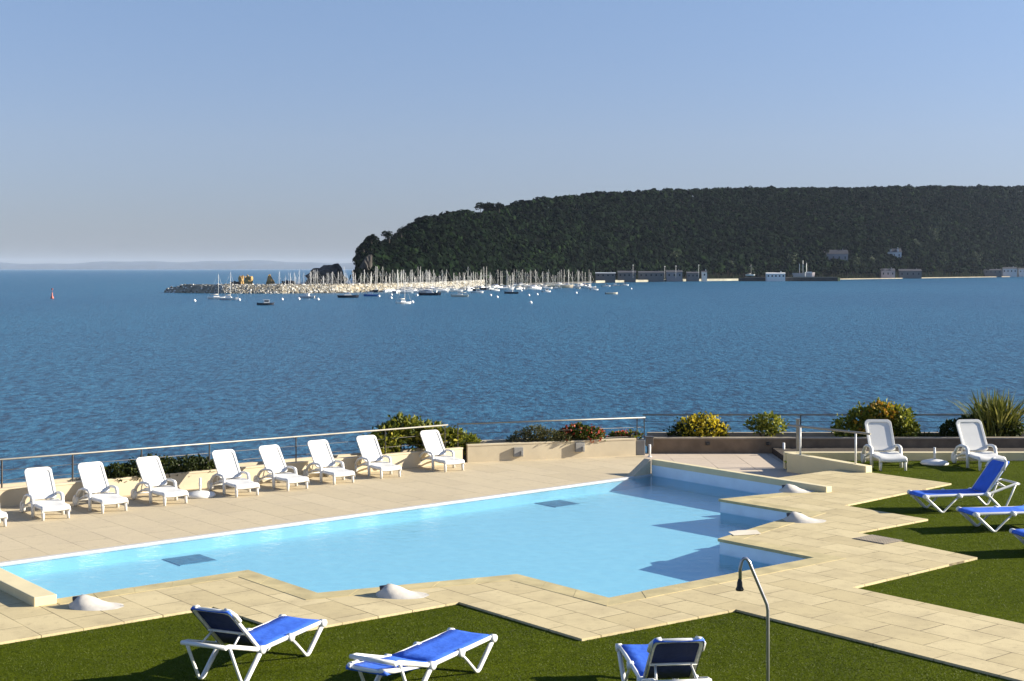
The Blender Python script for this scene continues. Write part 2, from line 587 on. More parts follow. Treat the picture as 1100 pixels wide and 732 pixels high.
# short turf blades standing on the lawns
def in_poly(x, y, poly):
    ins = np.zeros(len(x), bool); n = len(poly); j = n - 1
    for i in range(n):
        xi, yi, xj, yj = poly[i][0], poly[i][1], poly[j][0], poly[j][1]
        c_ = ((yi > y) != (yj > y)) & (x < (xj - xi) * (y - yi) / (yj - yi + 1e-12) + xi)
        ins ^= c_; j = i
    return ins


def turf(polys, boxes, label):
    V_ = []
    for poly, (x0, x1, y0, y1, n) in zip(polys, boxes):
        x = rng.uniform(x0, x1, n); y = rng.uniform(y0, y1, n)
        k = in_poly(x, y, poly); x = x[k]; y = y[k]; n = len(x)
        a_ = rng.uniform(0, 2 * np.pi, n); h = rng.uniform(0.006, 0.015, n); w = rng.uniform(0.003, 0.006, n)
        lx, ly = rng.normal(size=n) * 0.010, rng.normal(size=n) * 0.010
        z = np.full(n, LAWN)
        t = np.stack([np.stack([x - np.cos(a_) * w, y - np.sin(a_) * w, z], 1), np.stack([x + np.cos(a_) * w, y + np.sin(a_) * w, z], 1), np.stack([x + lx, y + ly, z + h], 1)], 1)
        V_.append(t.reshape(-1, 3))
    V = np.concatenate(V_); nf = len(V) // 3
    me = bpy.data.meshes.new('turf_blades')
    me.vertices.add(len(V)); me.vertices.foreach_set('co', V.ravel().astype(np.float32))
    me.loops.add(nf * 3); me.loops.foreach_set('vertex_index', np.arange(nf * 3, dtype=np.int32))
    me.polygons.add(nf); me.polygons.foreach_set('loop_start', np.arange(0, nf * 3, 3, dtype=np.int32))
    me.materials.append(M['blade']); me.update(calc_edges=True)
    o = bpy.data.objects.new('grass', me); COL.objects.link(o)
    tag(o, label, 'grass', kind='stuff')


M['blade'] = leafmat('turf_blade', [(0, (0.055, 0.075, 0.002)), (0.6, (0.072, 0.095, 0.003)), (1, (0.095, 0.115, 0.006))], trans=0.2, patch=0.8)
LAWN1 = [near[0] + Vector((-20, -6, 0))] + near + [pR, pR + Vector((0, -12, 0)), Vector((-30, 1.0, 0))]
LAWN2 = [right[0]] + right[1:] + [Vector((rw0.x + 0.3, rw0.y, 0)), Vector((rw1.x, rw1.y, 0)), Vector((rw1.x, KY + 0.02, 0)), Vector((34, KY + 0.02, 0)), Vector((34, 8, 0))]
turf([LAWN1, LAWN2], [(-9, 7, 15.5, 23, 260000), (5, 17, 20, 38.8, 200000)], 'short green blades of the artificial turf')

# headland mass under everything
mb = MB()
out_pts = [Vector((-70, -25, 0)), Vector((70, -25, 0)), Vector((70, 43.4, 0)), Vector((5, 43.4, 0)), P2a + Vector((0.0, 0.9, 0)), PLs + Vector((-0.6, 0.75, 0)), PLs + Vector((-50, -38, 0))]
mb.prism(out_pts, SEA - 0.5, -0.75)
o = mb.build('ground', plain('headland_rock', (0.12, 0.1, 0.08), 0.95, var=0.3, scale=0.6, bumps=0.5)); tag(o, 'rocky ground carrying the hotel terrace above the sea', 'ground', kind='structure')

# end walls of the pool
def endwall(p0, p1, dA, w, z0, z1, label, name='end_wall'):
    mb = MB()
    mb.prism([p0, p1, p1 + dA * w, p0 + dA * w], z0, z1)
    o = mb.build(name, M['block'], bevel=0.012)
    return tag(o, label, 'low wall')


endwall(E0 + EA * 0.006, E1 + EB * 0.3 + EA * 0.006, EA, 0.2, -0.55, 0.13, 'low pale yellow wall closing the far right end of the pool')
endwall(Q0 + BX * 0.25 , Q1 + AX * 0.01, -AX, 0.36, -0.3, 0.14, 'low pale yellow wall closing the left end of the pool')
# wedge between terrace and the far end wall
mb = MB()
w0 = E0 - EA * 0.012; w1_ = T1c - TD * 0.75
mb.add([(w0.x, w0.y, TER - .02), (w0.x - EB.x * .25, w0.y - EB.y * .25, TER - .02), (w0.x - EB.x * .25, w0.y - EB.y * .25, 0.13), (w0.x, w0.y, 0.13),
        (w1_.x, w1_.y, TER - .02), (w1_.x - EB.x * .25, w1_.y - EB.y * .25, TER - .02)],
       [(0, 1, 2, 3), (0, 3, 4), (1, 5, 2), (3, 2, 5, 4), (0, 4, 5, 1)])
o = mb.build('sloped_kerb', M['cream']); tag(o, 'short sloping cream kerb joining terrace and pool end wall', 'kerb')

# ---- planter walls --------------------------------------------------
def planter(p0, p1, zb, h, depth, mat, capmat, label, captop=0.05, tw=0.14):
    u = (p1 - p0).normalized()
    n = Vector((-u.y, u.x, 0))
    if n.y < 0: n = -n
    root = empty('planter_wall', (p0.x, p0.y, zb))
    off = Vector((p0.x, p0.y, 0))
    def rect(a, b, e0=0.0, e1=0.0):
        return [p0 - off + n * a - u * e0, p1 - off + n * a + u * e1, p1 - off + n * b + u * e1, p0 - off + n * b - u * e0]
    mb = MB(); mb.prism(rect(0, tw), -0.3, h - captop); mb.build('front_wall', mat, root)
    mb = MB(); mb.prism(rect(-0.012, tw + 0.012, 0.01, 0.01), h - captop + 0.002, h); mb.build('coping', capmat, root, bevel=0.006)
    mb = MB(); mb.prism(rect(depth - tw, depth), -1.5, h + 0.02); mb.build('back_wall', capmat, root)
    mb = MB(); mb.prism(rect(tw + .002, depth - tw - .002), -0.3, h - 0.1); mb.build('soil', M['soil'], root)
    tag(root, label, 'planter wall')
    return u, n, root


u1, n1, pl1 = planter(PLs, PL1, TER, 0.43, 0.62, M['cream'], M['cream'], 'cream planter wall behind the row of white loungers')
u2, n2, pl2 = planter(P2a + (P2b - P2a).normalized() * 0.12, P2b, TER, 0.50, 0.75, M['cream'], M['cream'], 'cream planter wall with red geraniums beyond the pool')
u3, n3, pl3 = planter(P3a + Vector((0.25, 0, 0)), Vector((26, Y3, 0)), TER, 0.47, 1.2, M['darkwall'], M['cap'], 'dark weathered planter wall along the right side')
# notches / drain scuppers and lights on walls
for (px, py, pln) in ((556, 484.5, 2), (622, 479.5, 2)):
    Y = P2a.lerp(P2b, (px - 498) / 185.0).y
    c = at(px, py + 1, Y)
    mb = MB(); mb.box((0, 0, 0), (0.28, 0.09, 0.26)); mb.box((0.09, -0.06, -0.03), (0.07, 0.05, 0.12))
    o = mb.build('wall_lamp', M['rubber'], bevel=0.01)
    o.location = c + Vector((0.02, -0.05, 0)); o.rotation_euler.z = math.atan2(u2.y, u2.x)
    tag(o, 'grey box lamp on the planter wall under the %s' % ('green rosemary' if px < 600 else 'red geraniums'), 'wall lamp', 'wall lamps on the cream planter')
for i, px in enumerate((760, 825)):
    c = at(px, 476.5, Y3)
    mb = MB(); mb.box((0, 0, 0), (0.13, 0.05, 0.10)); mb.box((0, -0.03, -0.02), (0.08, 0.04, 0.05))
    o = mb.build('wall_lamp', M['black'], bevel=0.01); o.location = c + Vector((0, -0.03, 0))
    tag(o, ['small dark wall lamp below the yellow flowering bush', 'small dark wall lamp below the pale green shrub'][i], 'wall lamp', 'small lamps on the dark planter')
# dark electrical box and stub pipes
c = at(697.5, 474.5, Y3 - 0.25)
mb = MB(); mb.box((0, 0, 0), (0.22, 0.2, 0.26)); mb.box((0, 0, 0.14), (0.25, 0.23, 0.03))
o = mb.build('junction_box', M['post'], bevel=0.01); o.location = c
tag(o, 'dark grey box at the end of the dark planter wall', 'box')
for px, py, lab in ((698, 491, 'short pale stub pipe at the left end of the dark wall'), (842, 489, 'short pale stub pipe beside the ramp wall')):
    p = G(px, py, TER)
    mb = MB(); mb.tube([(0, 0, 0), (0, 0, 0.36)], 0.035, 10); mb.lathe([(0.06, 0), (0.06, 0.02), (0.036, 0.03)], 12)
    o = mb.build('stub_pipe', M['alu']); o.location = p
    tag(o, lab, 'pipe')
# cream end pier of planter 2
mb = MB(); pp = P2b + (P2b - P2a).normalized() * 0.12
mb.box((0, 0, 0), (0.26, 0.5, 0.44))
o = mb.build('end_pier', M['rubber'], bevel=0.01); o.location = (pp.x + 0.03, pp.y + 0.25, TER + 0.22)
tag(o, 'grey concrete pier between the cream and dark planter walls', 'pier')

# kerb wall and hand rail beside the terrace step
mb = MB()
k = Vector((0.7793, 0.6266, 0)) * 0.26
q0, q1 = rw0, rw1
mb.add([(*q0.xy, -0.3), (*q1.xy, -0.3), (*(q1 + k).xy, -0.3), (*(q0 + k).xy, -0.3),
        (*q0.xy, 0.16), (*q1.xy, 0.24), (*(q1 + k).xy, 0.24), (*(q0 + k).xy, 0.16)],
       [(0, 3, 2, 1), (4, 5, 6, 7), (0, 1, 5, 4), (1, 2, 6, 5), (2, 3, 7, 6), (3, 0, 4, 7)])
o = mb.build('ramp_wall', M['block'], bevel=0.01)
tag(o, 'low cream wall carrying a handrail beside the right lawn', 'low wall')
mb = MB(); mb.prism([(rw1.x + 0.05, KY), (30, KY), (30, KY + 0.22), (rw1.x + 0.05, KY + 0.22)], -0.5, 0.19)
o = mb.build('kerb_wall', M['block'], bevel=0.01)
tag(o, 'low cream kerb wall behind the two shaded white loungers', 'low wall')
mb = MB(); mb.prism([(rw1.x + 0.3, KY + 0.22), (30, KY + 0.22), (30, Y3), (rw1.x + 0.3, Y3)], -0.5, -0.09)
o = mb.build('gravel_strip', M['soil']); tag(o, 'dark planting strip between kerb wall and planter wall', 'ground', kind='structure')

hr = empty('handrail', rw0)
r0 = Vector((0.1, 0.08, 0))
def loc(v): return v - rw0
tp = [rw0.lerp(rw1, t) + k * 0.5 for t in (-0.02, 0.25, 0.5, 0.75, 1.02)]
mb = MB(); mb.tube([Vector((p.x, p.y, 0.98 + 0.0 * i)) - rw0 for i, p in enumerate(tp)], 0.03, 8)
mb.build('top_rail', M['steel'], hr)
for t in (0.16, 0.86):
    p = rw0.lerp(rw1, t) + k * 0.5
    mb = MB(); mb.tube([Vector((p.x, p.y, 0.16)) - rw0, Vector((p.x, p.y, 0.97)) - rw0], 0.026, 8)
    mb.build('post', M['alu'], hr)
tag(hr, 'short handrail with two white posts on the low cream wall', 'handrail')

# ---- guard rails ----------------------------------------------------
def rail(p0, p1, zb, zt, posts, label, toprad=0.022, cables=2, mat='steel', postmat='post'):
    root = empty('guard_rail', (p0.x, p0.y, zb))
    b = Vector((p0.x, p0.y, zb))
    A_ = Vector((p0.x, p0.y, zt)); B_ = Vector((p1.x, p1.y, zt))
    mb = MB(); mb.tube([A_ - b, B_ - b], toprad, 10); mb.build('top_rail', M[mat], root)
    for i in range(cables):
        z = zb + (zt - zb) * (0.3 + 0.34 * i)
        mb = MB(); mb.tube([Vector((p0.x, p0.y, z)) - b, Vector((p1.x, p1.y, z)) - b], 0.007, 6)
        mb.build('cable', M['post'], root)
    for t in posts:
        p = p0.lerp(p1, t)
        mb = MB(); mb.box((p.x - b.x, p.y - b.y, (zt - zb) / 2 - 0.12), (0.028, 0.05, zt - zb + 0.2))
        mb.box((p.x - b.x, p.y - b.y, 0.01), (0.10, 0.10, 0.012))
        mb.build('post', M[postmat], root)
    tag(root, label, 'guard rail')
    return root


# rail 1 runs just behind the left planter's front wall
ra = PLs + n1 * 0.12; rb_px = 482
def t_at_px(p0, p1, px):
    k = (px - 550) / F
    d = p1 - p0
    return (k * p0.y - p0.x) / (d.x - k * d.y)
rb = ra.lerp(PL1 + n1 * 0.12, t_at_px(ra, PL1 + n1 * 0.12, 481))
posts1 = [t_at_px(ra, rb, x) for x in (2, 78, 152, 225, 318, 414, 478)]
rail(ra, rb, TER + 0.40, HC - (456.7 - HY) / F * rb.y, [t for t in posts1 if t > 0] + [0.06], 'steel guard rail behind the row of white loungers')
sa = P2a + n2 * 0.14; sb = P2b + n2 * 0.14
sa_ = sa.lerp(sb, t_at_px(sa, sb, 491)); sb_ = sa.lerp(sb, t_at_px(sa, sb, 693))
rail(sa_, sb_, TER + 0.30, 0.82, [0.004, 0.955, 0.995], 'steel guard rail above the red geraniums', cables=2)
ta = Vector((P3a.x + 0.1, Y3 + 1.0, 0)); tb = Vector((24, Y3 + 1.0, 0))
rail(ta, tb, TER + 0.47, 0.78, [t_at_px(ta, tb, x) for x in (742, 860, 1096)] + [0.97], 'thin grey guard rail above the dark planter wall', toprad=0.028, postmat='post')
# thick corner post with cap at the bend
p = G(856, 488, TER + 0.3)
mb = MB(); mb.box((0, 0, 0.52), (0.08, 0.08, 1.04)); mb.box((0, 0, 1.05), (0.1, 0.1, 0.03))
o = mb.build('corner_post', M['steel'], bevel=0.006); o.location = at(857, 486, 39.2); o.location.z = 0.0
tag(o, 'square steel post at the top of the low cream ramp wall', 'post')

# ---- paving drain -----------------------------------------------------
p = G(943, 580)
dr = empty('floor_drain', (p.x, p.y, 0.0), math.atan2(BX.y, BX.x))
mb = MB(); mb.box((0, 0, 0.004), (0.74, 0.62, 0.006)); mb.build('frame', M['grate'], dr)
mb = MB()
for i in range(11): mb.box((-0.33 + 0.066 * i, 0, 0.011), (0.026, 0.56, 0.012))
for i in range(8): mb.box((0, -0.25 + 0.0714 * i, 0.010), (0.70, 0.02, 0.010))
mb.build('grille', plain('grate_bar', (0.30, 0.25, 0.18), 0.7), dr)
tag(dr, 'square drain grille set in the cream paving', 'drain')
p = G(797, 573)
mb = MB(); mb.prism([(-0.30, -0.22), (0.28, -0.26), (0.42, 0.16), (0.05, 0.24), (-0.22, 0.14)], 0.0, 0.004)
o = mb.build('paving_patch', plain('pale_mortar', (0.66, 0.58, 0.44), 0.8)); o.location = p + Vector((0.0, 0.0, 0.011)); o.rotation_euler.z = R(20)
tag(o, 'pale whitish slab patch at a pool corner', 'paving slab', kind='structure')

# ---- pool drains ---------------------------------------------------------
for (px, py, w, lab) in ((204, 602, 0.8, 'dark square floor grille in the left part of the pool'), (599, 541.5, 0.8, 'dark square floor grille in the far middle of the pool')):
    p = G(px, py, FLOOR)
    mb = MB(); mb.box((0, 0, 0), (w, w, 0.01))
    for i in range(16): mb.box((-w / 2 + (i + .5) * w / 16, 0, 0.007), (0.02, w * 0.96, 0.008))
    o = mb.build('pool_grille', M['drain']); o.location = p + Vector((0, 0, 0.006)); o.rotation_euler.z = math.atan2(AX.y, AX.x)
    tag(o, lab, 'pool grille', 'floor grilles in the pool')
for (px, py, lab) in ((145, 592.5, 'left of the row, near the left floor grille'), (315, 567.5, 'below the middle white loungers'), (463, 546.5, 'below the last white lounger'), (590, 528.8, 'just beyond the far floor grille')):
    p = G(px, py, FLOOR)
    mb = MB(); mb.lathe([(0.02, 0.0), (0.13, 0.0), (0.15, 0.02), (0.10, 0.035), (0.02, 0.03)], 14)
    o = mb.build('pool_inlet', M['drain']); o.location = p + Vector((0, 0, 0.002))
    tag(o, 'small dark inlet in the pool ' + lab, 'pool inlet', 'inlets along the far pool side')

# ---- rock-like water spouts ------------------------------------------------
def spout(p, rz, s, label):
    root = empty('water_spout', p, rz)
    root.scale = (s, s, s)
    mb = MB()
    # hump: x = away from the pool, peak near the pool side
    nx, ny = 15, 13
    vs = []; fs = []
    for i in range(nx):
        x = -0.42 + i / (nx - 1) * 1.25
        t = (x + 0.42) / 1.25
        h = 0.25 * (math.exp(-((x + 0.14) / 0.20) ** 2) if x < -0.14 else math.exp(-((x + 0.14) / 0.46) ** 2)) * (1 - t ** 5)
        wd = 0.40 * math.sqrt(max(0.0, 1 - (2 * t - 1) ** 2)) + 0.02
        for j in range(ny):
            y = -1 + 2 * j / (ny - 1)
            prof = max(0, 1 - abs(y) ** 1.7) ** 0.9
            jit = 0.010 * math.sin(7 * x + 3 * y) * prof + 0.012 * math.sin(17 * y + 11 * x) * prof
            vs.append((x, y * wd, h * prof + jit + 0.012 * prof))
    for i in range(nx - 1):
        for j in range(ny - 1):
            a = i * ny + j
            fs.append((a, a + ny, a + ny + 1, a + 1))
    mb.add(vs, fs, smooth=True)
    mb.build('hood', M['spout'], root)
    mb = MB(); mb.tube([(-0.32, 0, 0.15), (-0.16, 0, 0.185)], [0.07, 0.06], 12)
    mb.build('nozzle', M['pipe'], root)
    tag(root, label, 'water spout', 'stone water spouts around the pool')
    return root


bang = math.atan2(BX.y, BX.x); aang = math.atan2(AX.y, AX.x)
spout(G(94, 651.5), bang + R(50), 0.68, 'pale stone water spout beside the yellow wall on the left')
spout(G(423, 639.5), bang + R(50), 0.68, 'pale stone water spout on the near middle edge of the pool')
spout(G(850, 528), bang + R(48), 0.66, 'pale stone water spout nearest the far end wall')
spout(G(857, 559.5), bang + R(48), 0.70, 'pale stone water spout in the second notch of the right edge')

# ---- outdoor shower -----------------------------------------------------------
sh = empty('outdoor_shower', (2.68, 14.9, LAWN))
zz = -LAWN
mb = MB(); mb.lathe([(0.14, 0), (0.14, 0.05), (0.03, 0.06)], 20); mb.build('base', M['steel'], sh)
pts = [(0, 0, 0.05), (0, 0, 1.70)]
mb = MB(); mb.tube([(0, 0, 0.03), (0, 0, 1.66), (-0.01, 0, 1.72), (-0.17, 0.0, 2.10), (-0.195, 0.0, 2.165), (-0.225, 0.0, 2.20), (-0.255, 0.0, 2.20), (-0.275, 0, 2.17), (-0.29, 0.0, 2.10), (-0.29, 0.0, 1.98)], [0.018] * 10, 12)
mb.build('pipe', M['chrome'], sh)
mb = MB(); mb.lathe([(0.018, 1.985), (0.028, 1.95), (0.03, 1.91), (0.044, 1.88), (0.04, 1.865)], 14, c=(-0.295, 0, 0)); mb.build('shower_head', M['black'], sh)
tag(sh, 'bent steel pool shower with a small black head', 'shower')

# ---- parasol bases --------------------------------------------------------------
def parasol_base(p, label):
    root = empty('parasol_base', p)
    mb = MB(); mb.lathe([(0.36, 0.0), (0.37, 0.04), (0.33, 0.085), (0.12, 0.13), (0.05, 0.14)], 28); mb.build('base', M['plastic'], root)
    mb = MB(); mb.tube([(0, 0, 0.12), (0, 0, 0.45)], 0.028, 10); mb.lathe([(0.036, 0.25), (0.036, 0.33)], 10); mb.build('tube', M['plastic'], root)
    tag(root, label, 'parasol base')


parasol_base(G(215, 533.5, TER), 'round white parasol base on the tiled terrace')
parasol_base(G(1004, 498.8, LAWN), 'round white parasol base on the lawn by the low cream wall')

# ================================================================== WHITE LOUNGERS
def chaise_proto():
    root = empty('sun_lounger')
    P = M['plastic']
    # seat (front at x=0)
    prof = [(-0.03, 0.215), (-0.022, 0.262), (0.01, 0.292), (0.08, 0.302), (0.25, 0.296), (0.48, 0.302), (0.66, 0.326), (0.80, 0.330), (0.93, 0.318)]
    mb = MB()
    ys = [-0.315, -0.305, -0.27, -0.15, 0, 0.15, 0.27, 0.305, 0.315]
    dz = [-0.055, -0.006, 0.0, -0.010, -0.013, -0.010, 0.0, -0.006, -0.055]
    vs = []; fs = []
    k = len(ys)
    for (x, z) in prof:
        for y, d in zip(ys, dz): vs.append((x, y, z + d))
    nT = len(vs)
    for (x, z) in prof:
        for y, d in zip(ys, dz): vs.append((x + 0.012, y * 0.96, z + d - 0.026))
    for i in range(len(prof) - 1):
        for j in range(k - 1):
            a = i * k + j
            fs.append((a, a + k, a + k + 1, a + 1)); fs.append((nT + a, nT + a + 1, nT + a + k + 1, nT + a + k))
    for i in range(len(prof) - 1):
        a = i * k; b = i * k + k - 1
        fs.append((a, nT + a, nT + a + k, a + k)); fs.append((b, b + k, nT + b + k, nT + b))
    e = (len(prof) - 1) * k
    for j in range(k - 1):
        fs.append((j, j + 1, nT + j + 1, nT + j)); fs.append((e + j, nT + e + j, nT + e + j + 1, e + j + 1))
    mb.add(vs, fs, smooth=True)
    mb.build('seat', P, root)
    # backrest: rounded slab leaning back, raised rim
    o0 = Vector((0.90, 0, 0.325)); ex = Vector((0.50, 0, 0.655)).normalized(); nz = Vector((-ex.z, 0, ex.x))
    Ln = 0.80
    def outline(w0, w1, l0, l1, r, n=6):
        pts = []
        def arc(cx, cy, a0):
            for i in range(n + 1):
                a = a0 + (math.pi / 2) * i / n
                pts.append((cx + r * math.cos(a), cy + r * math.sin(a)))
        # (s along height, y across)
        arc(l1 - r, w1 - r, 0); arc(l0 + r, w0 - r, math.pi / 2); arc(l0 + r, -w0 + r, math.pi); arc(l1 - r, -w1 + r, 1.5 * math.pi)
        return pts
    def bend(s): return 0.03 * math.sin(s / Ln * math.pi) - 0.05 * max(0, s / Ln - 0.75) ** 1.2
    def tow(s, y, h): return o0 + ex * s + Vector((0, y, 0)) + nz * (h - bend(s) * 0.8)
    outer = outline(0.30, 0.305, 0.0, Ln, 0.10); inner = outline(0.245, 0.245, 0.06, Ln - 0.07, 0.07)
    mb = MB()
    n = len(outer)
    vs = [tow(s, y, 0.0) for s, y in outer] + [tow(s, y, 0.035) for s, y in outer] + [tow(s, y, 0.035) for s, y in inner] + [tow(s, y, 0.018) for s, y in inner]
    fs = []
    for i in range(n):
        j = (i + 1) % n
        fs.append((i, j, n + j, n + i)); fs.append((n + i, n + j, 2 * n + j, 2 * n + i)); fs.append((2 * n + i, 2 * n + j, 3 * n + j, 3 * n + i))
    mb.add(vs, fs, smooth=False)
    def strip(pts, h, flip):
        # fill an outline with a row of quads across (mirror pairs)
        half = len(pts) // 2
        m = len(pts)
        vs = [tow(s, y, h) for s, y in pts]
        fs = []
        for i in range(half - 1):
            q = (i, i + 1, m - 2 - i, m - 1 - i)
            fs.append(q if not flip else q[::-1])
        mb.add(vs, fs, smooth=False)
    strip(inner, 0.018, False); strip(outer, 0.0, True)
    # lower side wings
    mb.build('backrest', P, root, bevel=0.008)
    for s in (-1, 1):
        mb = MB()
        mb.tube([(0.035, s * 0.265, 0.27), (0.03, s * 0.272, 0.12), (0.02, s * 0.277, 0.0)], [0.042, 0.036, 0.03], 8)
        mb.build('leg', P, root)
        mb = MB()
        mb.tube([(0.60, s * 0.325, 0.40), (0.585, s * 0.328, 0.22), (0.575, s * 0.33, 0.0)], [0.034, 0.042, 0.038], 8)
        mb.build('leg', P, root)
        mb = MB()
        ap = [(0.60, s * 0.325, 0.34), (0.612, s * 0.327, 0.405), (0.66, s * 0.33, 0.44), (0.82, s * 0.335, 0.45), (1.0, s * 0.337, 0.435), (1.15, s * 0.336, 0.385), (1.27, s * 0.332, 0.29), (1.36, s * 0.325, 0.17)]
        mb.tube(ap, 0.043, 8, ry=0.032)
        mb.build('armrest', P, root)
        mb = MB()
        Mx = Matrix.Rotation(math.pi / 2, 3, 'X')
        mb.lathe([(0.05, -0.03), (0.112, -0.034), (0.125, -0.02), (0.125, 0.02), (0.112, 0.034), (0.05, 0.03)], 20, c=(1.38, s * 0.325, 0.125), M=Mx)
        mb.build('wheel', P, root)
        mb = MB()
        mb.tube([(0.10, s * 0.255, 0.262), (0.7, s * 0.26, 0.285), (1.05, s * 0.27, 0.25), (1.38, s * 0.28, 0.13)], 0.026, 8)
        mb.build('side_rail', P, root)
    mb = MB()
    mb.tube([(1.38, -0.29, 0.125), (1.38, 0.29, 0.125)], 0.02, 8)
    q = tow(0.42, 0, -0.01)
    mb.tube([(q.x, 0.16, q.z), (1.33, 0.18, 0.17)], 0.016, 6); mb.tube([(q.x, -0.16, q.z), (1.33, -0.18, 0.17)], 0.016, 6)
    mb.build('back_support', P, root)
    return root


def axis_rot(d):      # local -x looks along d (foot direction)
    return math.atan2(-d.y, -d.x)


fronts = [((-21.5, 569.2), (5, 566)), ((46.6, 559.8), (73.8, 557.2)), ((110.7, 552.1), (135.6, 549.0)), ((176.3, 543.6), (201.5, 541.3)), ((254.5, 535), (277, 532)),
          ((309.4, 528), (330.6, 525.4)), ((359, 521.2), (380, 518.5)), ((409.5, 514.7), (430.3, 512.7)), ((478.7, 507.4), (497.7, 505.6))]
labs = ['white plastic sun lounger cut off at the left edge of the photo',
        'white plastic sun lounger second from the left end of the terrace row',
        'white plastic sun lounger at the left end of the dark creeping juniper',
        'white plastic sun lounger before the juniper, just left of the parasol base',
        'white plastic sun lounger just right of the terrace parasol base',
        'white plastic sun lounger fourth from the right end of the terrace row',
        'white plastic sun lounger third from the right end of the terrace row',
        'white plastic sun lounger at the left edge of the big green bush',
        'white plastic sun lounger before the big green bush, at the right row end']
proto = chaise_proto()
for i, ((a, b), lab) in enumerate(zip(fronts, labs)):
    o = proto if i == 0 else copy_tree(proto)
    p = (G(*a, TER) + G(*b, TER)) / 2
    o.location = p
    o.rotation_euler.z = axis_rot(BX) + R([0, -4, 1, 4, -2, 3, -1, -4, -5][i])
    tag(o, lab, 'sun lounger', 'white loungers in a row on the terrace')
for px, rz, lab in ((959.5, 0, 'white plastic sun lounger in shade between handrail and parasol base'), (1066, 5, 'white plastic sun lounger in shade right of the lawn parasol base')):
    o = copy_tree(proto)
    o.location = G(px, 506, LAWN)
    o.rotation_euler.z = axis_rot(Vector((0.02, -1, 0))) + R(rz)
    o.scale = (1.08, 1.18, 1.2)
    tag(o, lab, 'sun lounger', 'white loungers on the right lawn')


